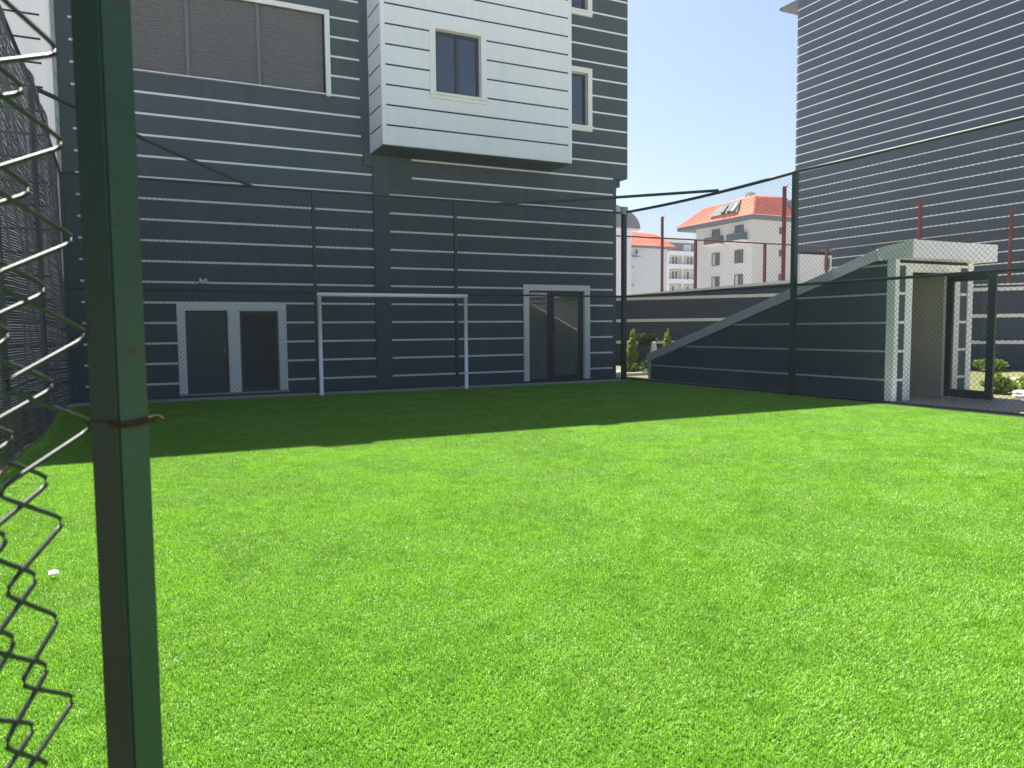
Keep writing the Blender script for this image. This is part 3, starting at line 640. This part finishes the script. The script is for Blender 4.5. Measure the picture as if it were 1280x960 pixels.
def seg_tube(name, a_, b_, z0, z1, r_, parent, sag=0.0, n=8):
    pts_ = []
    for i in range(n + 1):
        q = i/n; p = a_ + (b_ - a_)*q; pts_.append((p[0], p[1], z0 + (z1 - z0)*q - sag*4*q*(1 - q)))
    return tube(name, pts_, r_, 'green_steel', parent)
seg_tube('top_rail', PA, PB, 4.08, 4.12, 0.032, rfc, 0.05); seg_tube('top_rail', PB, PC, 4.12, 4.12, 0.030, rfc, 0.02)
seg_tube('middle_rail', PA, PB, 2.05, 2.05, 0.020, rfc); seg_tube('middle_rail', PB, PC, 2.05, 2.03, 0.026, rfc)
seg_tube('bottom_rail', PA, PB, 0.05, 0.03, 0.022, rfc); seg_tube('bottom_rail', PB, PC, 0.03, 0.03, 0.022, rfc)
tube('corner_brace', [(7.0, FFY, 4.04), (8.95, 14.0, 4.05), (10.9, 12.4, 4.10)], 0.030, 'green_steel', rfc)
dAB = (PB - PA); LAB = np.linalg.norm(dAB); dAB /= LAB
mesh_panel((PA[0] - 0.03, PA[1]), dAB, LAB, 0.03, 4.09, rfc, 21); mesh_panel((PB[0] - 0.03, PB[1]), (0, -1), 8.4, 0.03, 4.12, rfc, 22)

# left fence with shade net
lf = thing('shade_net_fence', 'fence covered with woven black shade net along the left edge', 'fence', (-1.1, 10, 0), 'chain-link fences round the pitch')
LX = -1.10
for y in (-2.0, 1.6, 5.2, 8.8, 12.4): box('post', LX - 0.09, LX - 0.03, y - 0.03, y + 0.03, 0, 4.6, 'green_steel', lf, 0.004)
seg_tube('top_rail', np.array([LX - 0.03, -2.5]), np.array([LX - 0.03, 12.4]), 4.62, 4.60, 0.024, lf); seg_tube('top_rail', np.array([LX - 0.03, 12.4]), np.array([LX, 15.58]), 4.60, 4.07, 0.024, lf)
def ztop(y): return np.where(y < 12.4, 4.60, 4.60 - (y - 12.4)/(3.18)*0.52) - 0.03
def net_dx(y, z): return 0.035*np.sin(y*1.3 + z*0.9) + 0.02*np.sin(y*3.1 - z*2.2 + 1) + 0.010*np.sin(y*9.0 + z*5.0)
def ribbons():
    V = []; F = []; b = 0
    ys = np.linspace(-2.5, 15.56, 330)
    zr_ = np.arange(0.02, 1.0, 1/170.0)               # fraction of the height
    for q in zr_:
        jit = rng.uniform(-0.002, 0.002); hw = rng.uniform(0.0085, 0.0125)
        z = q*ztop(ys) + jit; x = LX + net_dx(ys, z) + rng.normal(0, 0.0012, len(ys)); tw = 0.0035*np.sin(ys*23 + q*311)
        V.append(np.stack([np.stack([x - tw, ys, z - hw], 1), np.stack([x + tw, ys, z + hw], 1)], 1).reshape(-1, 3))
        i = np.arange(len(ys) - 1)[:, None]*2 + b; F.append(np.concatenate([i, i + 2, i + 3, i + 1], 1)); b += 2*len(ys)
    return np.concatenate(V), np.concatenate(F)
V, F = ribbons(); o = npmesh('shade_net', V, F, 'net_black', lf); o['kind'] = 'stuff'
def threads():
    V = []; F = []; b = 0
    for y0 in np.arange(-2.48, 15.56, 0.055):
        q = np.linspace(0.005, 1, 40); y = y0 + rng.uniform(-0.006, 0.006) + 0.004*np.sin(q*40); z = q*float(ztop(np.array(y0))); x = LX + net_dx(y, z) + 0.004
        V.append(np.stack([np.stack([x, y - 0.004, z], 1), np.stack([x + 0.003, y + 0.004, z], 1)], 1).reshape(-1, 3))
        i = np.arange(len(q) - 1)[:, None]*2 + b; F.append(np.concatenate([i, i + 2, i + 3, i + 1], 1)); b += 2*len(q)
    return np.concatenate(V), np.concatenate(F)
V, F = threads(); o = npmesh('net_threads', V, F, 'net_thread', lf); o['kind'] = 'stuff'

# ------------------------------------------------------------------ goal
gl = thing('goal', 'white tubular five-a-side goal frame without a net before the striped wall', 'goal', (4.75, 15.0, 0))
gx0, gx1, gy, gz, gr = 3.215, 6.295, 15.0, 1.985, 0.04
for x in (gx0, gx1):
    p = tube('post', [(x, gy, 0.0), (x, gy, gz - 0.01)], gr, 'goal_white', gl, 16)
    tube('ground_socket', [(x, gy, -0.01), (x, gy, 0.02)], gr + 0.015, 'box_grey', p, 16)
tube('crossbar', [(gx0 - 0.04, gy, gz), (gx1 + 0.04, gy, gz)], gr, 'goal_white', gl, 16)

# ------------------------------------------------------------------ near post with loose chain-link
nf = thing('fence_post', 'close green square-tube post with loose chain-link wire tied to its left side', 'post', (-0.012, 0.81, 0))
ang = R(45); u_ = np.array([-math.cos(ang), -math.sin(ang)]); v_ = np.array([u_[1], -u_[0]])   # u: along the mesh towards the camera
PX, PY, hs = -0.0175, 0.815, 0.0178
pv = []
for z in (0.0, 3.2):
    for a_, b_ in ((-1,-1), (1,-1), (1,1), (-1,1)):
        q = np.array([PX, PY]) + u_*a_*hs*1.08 + v_*b_*hs; pv.append((q[0], q[1], z))
po = MB().add(pv, BF).build('tube', 'post_paint', nf, bevel=0.0025)
tw = 1.197
ring = [tuple(np.array([PX, PY]) + u_*a_*(hs*1.08 + 0.002) + v_*b_*(hs + 0.002)) + (tw + dz,) for a_, b_, dz in ((1, -0.2, 0.002), (1, -1, -0.001), (0, -1.02, -0.001), (-1, -1, 0.001), (-1.12, -1.15, 0.002), (-1.26, -1.32, -0.002))]
ring = [tuple(np.array([PX, PY]) + u_*0.030 + v_*0.004) + (tw + 0.003,), tuple(np.array([PX, PY]) + u_*0.0215 - v_*0.012) + (tw,)] + ring[1:]
tube('tie_wire', ring, 0.0011, 'rust', nf, 8)
tube('tie_wire', [tuple(np.array([PX, PY]) + u_*0.0215 - v_*0.012) + (tw - 0.003,), tuple(np.array([PX, PY]) + u_*0.0215 - v_*0.021) + (tw - 0.004,), tuple(np.array([PX, PY]) - v_*0.021) + (tw - 0.005,), tuple(np.array([PX, PY]) - u_*0.0215 - v_*0.021) + (tw - 0.003,)], 0.0014, 'rust', nf, 8)
def smooth_path(pts_, it=2):
    for _ in range(it):
        o = [pts_[0]]
        for a_, b_ in zip(pts_, pts_[1:]):
            a2, b2 = np.array(a_), np.array(b_); o.append(a2*0.90 + b2*0.10); o.append(a2*0.10 + b2*0.90)
        o.append(pts_[-1]); pts_ = o
    return pts_
pitch = 0.0815; step = 0.034
def edge_u(z):       # where the free edge of the mesh hangs, as distance from the post along the mesh
    if z > 1.19: return 0.034 + max(0.0, z - 1.25)*0.045
    if z > 1.10: return 0.034 + (1.19 - z)/0.09*0.040
    return 0.074 - (1.10 - z)*0.012 + 0.006*math.sin(z*31)
for wi in range(14):
    pts_ = []; k = 0; z = 1.197 - 7*pitch + (0.5*pitch if wi % 2 else 0.0)
    zs_ = z
    while z < 2.3:
        tip = (k % 2 == 0); low = min(1.0, max(0.0, (1.17 - z)/0.08)); e = edge_u(z) + wi*step*(1 - 0.35*low)
        jz = random.uniform(-0.003, 0.003); ju = random.uniform(-0.003, 0.003)
        amp = 0.100 - 0.042*low
        u = e + ju + (0 if tip else amp); dpt = (0.0045 if tip else -0.0045) + 0.004*math.sin(z*9 + wi)
        q0 = np.array([PX, PY]) + u_*u + v_*(dpt - 0.010)
        pts_.append(np.array([q0[0], q0[1], z + jz]))
        # the bend itself: short turn
        z += pitch/2; k += 1
    mesh_pts = smooth_path(pts_)
    w_ = tube('wire', mesh_pts, 0.0021, 'near_wire', nf, 8)

# ------------------------------------------------------------------ foliage
def leaf_cloud(centres, n, size, seed, elong=1.6, up=0.0):
    """n leaf quads spread through ellipsoids [(c, radii)]"""
    g_ = np.random.default_rng(seed); vol = np.array([r[0]*r[1]*r[2] for _, r in centres]); vol = vol/vol.sum()
    idx = g_.choice(len(centres), n, p=vol); c = np.array([q[0] for q in centres], float)[idx]; rr = np.array([q[1] for q in centres], float)[idx]
    d = g_.normal(size=(n, 3)); d /= np.linalg.norm(d, axis=1)[:, None]; rad_ = g_.uniform(0.35, 1.0, n)**0.5*g_.uniform(0.85, 1.12, n)
    p = c + d*rr*rad_[:, None]
    nrm = d + g_.normal(0, 0.7, (n, 3)); nrm /= np.linalg.norm(nrm, axis=1)[:, None]
    t = np.cross(nrm, g_.normal(size=(n, 3))); t[:, 2] += up; t /= np.linalg.norm(t, axis=1)[:, None]; b = np.cross(nrm, t); b /= np.linalg.norm(b, axis=1)[:, None]
    s = size*g_.uniform(0.6, 1.3, n)[:, None]
    V = np.stack([p - t*s*elong*.5, p + b*s*.45 - t*s*0.05, p + t*s*elong*.5, p - b*s*.45 - t*s*0.05], 1).reshape(-1, 3)
    V[:, 2] = np.maximum(V[:, 2], 0.005)
    F = np.arange(4*n).reshape(-1, 4)
    return V, F, np.clip(g_.beta(2, 2, n), 0, 1)
def plant(name, label, cat, base, blobs, n, size, m_, seed, group=None, stem=0.02, up=0.0, elong=1.6):
    t = thing(name, label, cat, base, group); V, F, tone = leaf_cloud([((base[0] + c[0], base[1] + c[1], base[2] + c[2]), r) for c, r in blobs], n, size, seed, elong, up)
    npmesh('foliage', V, F, m_, t, tone=tone)
    top = max(c[2] for c, r in blobs)
    tube('stem', [base, (base[0] + 0.01, base[1], base[2] + top*0.5), (base[0] + blobs[-1][0][0]*0.7, base[1] + blobs[-1][0][1]*0.7, base[2] + top)], [stem, stem*0.7, stem*0.25], 'bark', t, 6)
    return t
def cypress(x, y, h, lean, seed, label):
    bl = [((lean*q, 0, h*q), (0.20*(1 - q)**0.7*(0.55 + 0.45*min(1, q*5)) + 0.035, 0.20*(1 - q)**0.7 + 0.035, h*0.09)) for q in np.linspace(0.07, 0.97, 12)]
    return plant('conifer', label, 'conifer', (x, y, 0), bl, 1500, 0.055, 'conifer_leaf', seed, 'slim conifers in the garden', 0.022, up=1.6, elong=2.2)
cypress(12.3, 17.6, 1.22, 0.16, 1, 'slim yellow-green conifer nearest the building corner')
cypress(14.15, 18.3, 1.20, 0.04, 2, 'slim yellow-green conifer just above the low end of the sloping coping')
cypress(15.8, 16.6, 1.75, 0.06, 3, 'slim yellow-green conifer rising behind the middle of the sloping coping')
plant('topiary_tree', 'small dark round-clipped tree between the two left conifers', 'tree', (13.5, 18.4, 0), [((0, 0, 0.98), (0.30, 0.28, 0.20)), ((-0.12, 0, 0.86), (0.16, 0.16, 0.10)), ((0.14, 0, 0.9), (0.15, 0.16, 0.12))], 1500, 0.05, 'dark_leaf', 4, None, 0.025)
def bush(x, y, r, h, seed, label, m_='shrub_leaf', n=2200, size=0.05):
    g_ = random.Random(seed)
    bl = [((g_.uniform(-.5, .5)*r, g_.uniform(-.5, .5)*r, h*g_.uniform(.15, .65)), (r*g_.uniform(.22, .58), r*g_.uniform(.22, .58), h*g_.uniform(.2, .45))) for _ in range(11)]
    return plant('shrub', label, 'shrub', (x, y, 0), bl, n, size, m_, seed, 'garden shrubs', 0.015)
bush(12.45, 17.3, 0.30, 0.36, 11, 'small bright shrub at the foot of the corner conifer')
bush(12.95, 17.4, 0.36, 0.46, 12, 'darker green shrub beside the low end of the stair wall', 'dark_leaf')
bush(11.75, 17.9, 0.22, 0.40, 13, 'little shrub tucked between building corner and fence post')
bush(14.4, 8.7, 0.36, 0.40, 14, 'dark low shrub seen beneath the open door handle', 'shrub_leaf')
bush(15.35, 8.7, 0.46, 0.36, 15, 'bright rounded shrub at the right edge by the pale stones')
bush(16.6, 8.8, 0.50, 0.38, 16, 'rounded shrub cut by the right picture edge')
bush(17.6, 12.6, 0.50, 0.42, 17, 'yellow-green shrub right behind the door leaf, under the boundary wall', 'conifer_leaf')
bush(19.3, 12.9, 0.55, 0.45, 18, 'light green shrub under the boundary wall, middle of three', 'conifer_leaf')
bush(21.0, 12.9, 0.5, 0.42, 19, 'green shrub under the boundary wall nearest the right edge')
bush(15.3, 10.6, 0.6, 0.22, 20, 'low spreading shrub behind the door glass')
def stone(x, y, r, h, seed, label):
    bm = bmesh.new(); bmesh.ops.create_icosphere(bm, subdivisions=2, radius=1.0); g_ = random.Random(seed)
    for v in bm.verts: v.co *= g_.uniform(0.85, 1.12); v.co = Vector((v.co.x*r + x, v.co.y*r*0.7 + y, max(v.co.z*h + h*0.5, -0.01)))
    vs = [v.co[:] for v in bm.verts]; fs = [[v.index for v in f.verts] for f in bm.faces]; bm.free()
    o = mesh('stone', vs, fs, 'stone_white', None, org=np.array((x, y, 0.0)), smooth=False); tag(o, label, 'stone', 'white garden stones')
stone(12.42, 16.98 + 0.15, 0.14, 0.10, 1, 'white garden stone at the foot of the leftmost conifer')
stone(13.15, 17.0, 0.13, 0.10, 2, 'white garden stone beside the end post of the stair wall')
stone(11.75, 17.25, 0.10, 0.10, 3, 'white stone showing between building corner and fence post')
stone(13.45, 18.0, 0.12, 0.62, 4, 'pale upright stone behind the tip of the sloping coping')
stone(14.2, 8.15, 0.20, 0.08, 5, 'pale flat stone seen through the open door')
stone(14.95, 8.25, 0.22, 0.08, 6, 'pale flat stone under the bright rounded shrub')
g = mesh('sand_patch', [(15.2, 9.3, 0.006), (19.5, 9.6, 0.006), (21.0, 11.2, 0.006), (17.6, 11.0, 0.006)], [(0,1,2,3)], 'sand_path'); g['kind'] = 'structure'
# scrap on the turf
v = [(-0.02,-0.012,0),(0.0,-0.022,0.006),(0.022,-0.008,0.002),(0.018,0.014,0.010),(-0.004,0.02,0.004),(-0.024,0.008,0.012),(0.0,0.0,0.018)]
v = v + [(a_*0.9, b_*0.9, c_ - 0.008) for a_, b_, c_ in v]
f = [(0,1,6),(1,2,6),(2,3,6),(3,4,6),(4,5,6),(5,0,6)] + [(8,7,13),(9,8,13),(10,9,13),(11,10,13),(12,11,13),(7,12,13)] + [(i, (i+1) % 6, 7 + (i+1) % 6, 7 + i)[::-1] for i in range(6)]
o = mesh('paper_scrap', [(a_*1.1 - 0.44, b_*1.1 + 4.57, c_*1.2 + 0.022) for a_, b_, c_ in v], f, 'paper', None, org=np.array((-0.44, 4.57, 0.02))); tag(o, 'crumpled white paper scrap lying on the turf at lower left', 'scrap')

# ------------------------------------------------------------------ far houses
def roof_courses(name, a, b, c, d, n, parent, m_='roof_tile', t=0.12):
    """tile courses stepping from eave a-b up to ridge d-c"""
    a, b, c, d = map(lambda q: np.array(q, float), (a, b, c, d)); nr = np.cross(b - a, d - a); nr /= np.linalg.norm(nr)
    if nr[2] < 0: nr = -nr
    mb = MB(); cols = 22
    for i in range(n):
        q0, q1 = i/n, (i + 1)/n
        l0, r0, l1, r1 = a + (d - a)*q0, b + (c - b)*q0, a + (d - a)*q1, b + (c - b)*q1
        for k in range(cols):
            s0, s1, sm = k/cols, (k + 1)/cols, (k + 0.5)/cols
            e = lambda L_, R_, s, h: L_ + (R_ - L_)*s + nr*h
            mb.add([e(l0, r0, s0, t*0.55), e(l0, r0, sm, t), e(l0, r0, s1, t*0.55), e(l1, r1, s0, 0.0), e(l1, r1, sm, t*0.45), e(l1, r1, s1, 0.0), e(l0, r0, s0, -0.02), e(l0, r0, s1, -0.02)],
                   [(0,1,4,3), (1,2,5,4), (6,7,2,1,0)])
    return mb.build(name, m_, parent)
def far_window(fr, u0, u1, z0, z1, parent, fm='frame_dark', split=True):
    w = MB(); e = 0.10
    for bb in ((u0 - e, u0, z0 - e, z1 + e), (u1, u1 + e, z0 - e, z1 + e), (u0, u1, z1, z1 + e), (u0, u1, z0 - e, z0)): w.add(*fr.box(bb[0], bb[1], 0.0, 0.10, bb[2], bb[3]))
    if split: w.add(*fr.box((u0 + u1)/2 - 0.06, (u0 + u1)/2 + 0.06, 0.0, 0.095, z0, z1))
    o = w.build('window', fm, parent)
    if split:
        mid = (u0 + u1)/2; lit = random.random() < 0.6
        fbox('pane', fr, u0, mid - 0.061, 0.002, 0.04, z0, z1, 'dark_glass_far', o); fbox('pane', fr, mid + 0.061, u1, 0.002, 0.045, z0, z1, 'curtain' if lit else 'dark_glass_far', o)
    else: fbox('pane', fr, u0, u1, 0.002, 0.04, z0, z1, 'dark_glass_far', o)
    return o
# house A
XA, YA_, ZE = 61.74, 64.7, 13.2
ha = thing('house', 'cream apartment house with steep orange tiled mansard roof and dormer', 'house', (XA + 4, YA_ + 4, 0))
box('wall', XA, XA + 6.9, YA_, YA_ + 9.5, 0, ZE, 'far_wall', ha)
ev = 0.75
box('eave', XA - ev, XA + 7.4, YA_ - ev, YA_ + 12.2, ZE, ZE + 0.42, 'far_eave', ha)
rz0, rz1, ins = ZE + 0.44, ZE + 2.75, 2.0
e0 = (XA - ev - 0.1, YA_ - ev - 0.1); e1 = (XA + 7.5, YA_ - ev - 0.1); e2 = (XA - ev - 0.1, YA_ + 12.3)
i0 = (XA + 0.7, YA_ + 0.4); i1 = (XA + 5.4, YA_ + 0.4); i2 = (XA + 0.7, YA_ + 8.8)
roof_courses('roof', (*e2, rz0), (*e0, rz0), (*i0, rz1), (*i2, rz1 - 0.25), 11, ha)
roof_courses('roof', (*e0, rz0), (*e1, rz0), (*i1, rz1), (*i0, rz1), 11, ha)
mesh('roof_deck', [(*i0, rz1), (*i1, rz1), (i1[0], i2[1], rz1 - 0.25), (*i2, rz1 - 0.25)], [(0,1,2,3)], 'roof_slate', ha)
box('chimney', XA + 1.0, XA + 1.9, YA_ + 1.6, YA_ + 2.3, rz1 - 0.2, rz1 + 0.55, 'far_wall', ha)
mesh('valley', [(XA + 4.5, YA_ - 0.35, rz1 - 0.55), (XA + 5.5, YA_ - 0.9, rz0 + 0.55), (XA + 6.4, YA_ - 0.7, rz0 + 0.6), (XA + 6.2, YA_ - 0.05, rz1 - 0.2), (XA + 4.5, YA_ + 0.3, rz1 - 0.5), (XA + 5.5, YA_, rz0 + 0.5), (XA + 6.4, YA_, rz0 + 0.5), (XA + 6.2, YA_ + 0.4, rz1 - 0.2)], [(0,1,2,3), (4,7,6,5), (0,4,5,1), (1,5,6,2), (2,6,7,3), (3,7,4,0)], 'roof_slate', ha)
FA = Frame((XA, 0, 0), (0,1,0), (-1,0,0))
# dormer cut into the left slope
dm = mesh('dormer', [(XA - 0.80, 66.3, ZE + 1.0), (XA - 0.80, 70.9, ZE + 1.0), (XA + 0.22, 70.2, ZE + 2.35), (XA + 0.22, 66.9, ZE + 2.45), (XA + 1.5, 66.3, ZE + 1.0), (XA + 1.5, 70.9, ZE + 1.0), (XA + 1.5, 70.2, ZE + 2.35), (XA + 1.5, 66.9, ZE + 2.45)], [(0,1,2,3), (4,7,6,5), (0,4,5,1), (1,5,6,2), (2,6,7,3), (3,7,4,0)], 'balcony_teal', ha)
for a_, b_ in ((66.8, 67.35), (67.55, 68.1), (68.5, 69.1)): 
    mesh('pane', [(XA - 0.90, a_, ZE + 1.25), (XA - 0.90, b_, ZE + 1.25), (XA - 0.16, b_, ZE + 2.1), (XA - 0.16, a_, ZE + 2.1), (XA - 0.2, a_, ZE + 1.2), (XA - 0.2, b_, ZE + 1.2), (XA + 0.5, b_, ZE + 2.0), (XA + 0.5, a_, ZE + 2.0)], [(0,1,2,3), (4,7,6,5), (0,4,5,1), (1,5,6,2), (2,6,7,3), (3,7,4,0)], 'curtain' if a_ < 67.4 else 'dark_glass_far', dm)
for zz in (11.40, 8.64, 5.86, 3.0):
    for yy in (66.2, 70.05):
        wn = far_window(FA, yy, yy + 1.1, zz, zz + 1.3, ha)
        if zz > 11:
            bl_ = MB(); bl_.add(*FA.box(yy - 0.7, yy + 1.8, 0.75, 0.80, zz - 0.35, zz + 0.45)); bl_.add(*FA.box(yy - 0.7, yy - 0.64, 0.0, 0.749, zz - 0.35, zz + 0.45)); bl_.add(*FA.box(yy + 1.74, yy + 1.8, 0.0, 0.749, zz - 0.35, zz + 0.45))
            b2 = bl_.build('balcony', 'balcony_teal', ha); fbox('slab', FA, yy - 0.8, yy + 1.9, 0.0, 0.85, zz - 0.55, zz - 0.36, 'far_white', b2)
FA2 = Frame((0, YA_, 0), (1,0,0), (0,-1,0))
for zz in (12.1, 9.6, 6.9, 4.2): far_window(FA2, XA + 4.1, XA + 4.55, zz - 0.25, zz + 0.3, ha, split=False)
wg = box('wing', XA + 6.95, XA + 12.4, YA_ - 0.3, YA_ + 8, 0, 9.9, 'far_wall', ha)
box('wing_eave', XA + 6.7, XA + 12.9, YA_ - 0.9, YA_ + 8.2, 9.9, 10.9, 'red_paving', wg)
far_window(Frame((0, YA_ - 0.3, 0), (1,0,0), (0,-1,0)), XA + 11.0, XA + 11.6, 8.0, 9.2, ha, split=False)
# house B
hb = thing('house', 'low orange-roofed house with plain bluish end wall left of the balconied block', 'house', (68, 95, 0))
box('wall', 64.45, 71.0, 91.85, 99, 0, 12.9, 'far_wall_blue', hb); box('eave', 63.9, 71.7, 91.0, 99.5, 12.9, 13.15, 'far_eave', hb)
roof_courses('roof', (63.9, 91.0, 13.17), (71.9, 91.0, 13.17), (70.2, 93.6, 15.2), (66.0, 93.6, 15.5), 9, hb)
roof_courses('roof', (63.9, 99.5, 13.17), (63.9, 91.0, 13.17), (66.0, 93.6, 15.5), (66.0, 97.0, 15.5), 9, hb)
box('bay', 63.4, 64.4, 92.3, 95, 0, 12.0, 'far_white', hb)
fbx = Frame((0, 91.85, 0), (1,0,0), (0,-1,0)); fbox('vent', fbx, 65.35, 65.6, 0, 0.2, 12.0, 12.6, 'far_eave', hb); fbox('awning', fbx, 64.5, 65.6, 0.0, 1.0, 11.55, 11.65, 'far_eave', hb)
for zz in (10.0, 7.4, 4.8): fbox('balcony', Frame((0, 92.3, 0), (1,0,0), (0,-1,0)), 63.4, 64.9, 0.0, 0.9, zz, zz + 0.12, 'far_eave', hb)
# house C with dark curved roof, just beside the building corner
hc = thing('house', 'pale house with dark curved mansard roof peeking out beside the building corner', 'house', (54, 82, 0))
box('wall', 50, 56.2, 79.9, 88, 0, 13.7, 'far_white', hc)
prism('roof', [(50, 13.7)] + [(57.3 - 5.2*(1 - math.cos(q)), 13.7 + 2.9*math.sin(q)) for q in np.linspace(0, math.pi/2, 9)] + [(50, 16.6)], Frame((0, 79.5, 0), (1,0,0), (0,-1,0)), -8, 0.0, 'roof_slate', hc)
box('eave', 50, 57.0, 79.45, 88, 13.45, 13.69, 'far_white', hc)
# house D with balconies
hd_ = thing('house', 'distant white and ochre apartment block with stacked balconies', 'house', (98, 125, 0))
box('wall', 93.9, 101.7, 121.76, 135, 0, 16.2, 'far_ochre', hd_)
FDD = Frame((0, 121.76, 0), (1,0,0), (0,-1,0))
for zz in (15.6, 13.0, 10.1, 7.2): fbox('balcony', FDD, 94.2, 101.9, 0.0, 1.1, zz - 0.10, zz + 0.75 if zz < 15 else zz + 0.7, 'far_white', hd_)
for zz in (13.75, 10.9, 8.0):
    for a_ in (95.2, 98.9): far_window(FDD, a_, a_ + 1.5, zz, zz + 1.55, hd_, 'far_white', True)
fbox('pier', FDD, 94.0, 94.35, 0.0, 0.5, 0, 16.2, 'far_white', hd_); fbox('pier', FDD, 97.6, 97.9, 0.0, 0.4, 0, 16.2, 'far_white', hd_); fbox('pier', FDD, 101.4, 101.9, 0.0, 0.5, 0, 16.2, 'far_white', hd_)
box('attic', 95.5, 101.9, 122.5, 133, 16.3, 18.0, 'roof_slate', hd_); fbox('attic_window', Frame((0, 122.5, 0), (1,0,0), (0,-1,0)), 98.6, 100.4, 0.0, 0.3, 16.5, 17.8, 'far_white', hd_)
mesh('roof', [(94.5, 121.6, 18.0), (102.5, 121.6, 18.0), (101.0, 126, 19.2), (96.5, 126, 19.2), (94.5, 133, 18.0), (102.5, 133, 18.0)], [(0,1,2,3), (4,0,3), (1,5,2), (5,4,3,2)], 'far_eave', hd_)

# ------------------------------------------------------------------ behind the camera (seen mirrored in the glass)
def tree(x, y, h, rad_, seed, label):
    g_ = random.Random(seed); t = thing('broadleaf_tree', label, 'tree', (x, y, 0), 'trees mirrored in the glass door')
    mb = MB(); v, f = tube_vf([(x, y, -0.05), (x + 0.1, y, h*0.3), (x, y + 0.1, h*0.62), (x, y, h*0.85)], [0.20, 0.15, 0.09, 0.03], 8); mb.add(v, f); bl = []
    for i in range(9):
        q = g_.uniform(0, 6.28); r_ = rad_*g_.uniform(.35, .75); zz = h*g_.uniform(.45, .9); c = (x + math.cos(q)*r_, y + math.sin(q)*r_, zz); bl.append((c, (rad_*g_.uniform(.3, .5),)*2 + (rad_*g_.uniform(.25, .4),)))
        v, f = tube_vf([(x, y, h*g_.uniform(.28, .55)), ((x + c[0])/2, (y + c[1])/2, zz*0.8), c], [0.07, 0.045, 0.015], 6); mb.add(v, f)
    mb.build('trunk', 'bark', t); V, F, tone = leaf_cloud(bl, 4200, 0.17, seed); npmesh('crown', V, F, 'shrub_leaf', t, tone=tone)
tree(20.5, -5.0, 6.4, 2.6, 31, 'tree mirrored as the greenery in the left glass pane')
tree(25.5, -11.0, 8.4, 3.4, 32, 'tree mirrored as the greenery in the right glass pane')

# ------------------------------------------------------------------ thin haze volume added for lens glare, lifts the shadows
hz = box('haze', -410, 510, -410, 610, -1.05, 20.5, 'far_white'); hz.data.materials.clear()
hm = bpy.data.materials.new('glare_haze'); hm.use_nodes = True; hm.node_tree.nodes.clear()
ho = hm.node_tree.nodes.new('ShaderNodeOutputMaterial'); hv = hm.node_tree.nodes.new('ShaderNodeVolumePrincipled')
hv.inputs['Color'].default_value = (0.80, 0.90, 1.0, 1); hv.inputs['Density'].default_value = 0.0007; hv.inputs['Anisotropy'].default_value = 0.45
hm.node_tree.links.new(hv.outputs[0], ho.inputs['Volume']); hz.data.materials.append(hm); hz['kind'] = 'stuff'; hz['label'] = 'thin haze added to lift the shadows like lens glare'; hz['category'] = 'haze'
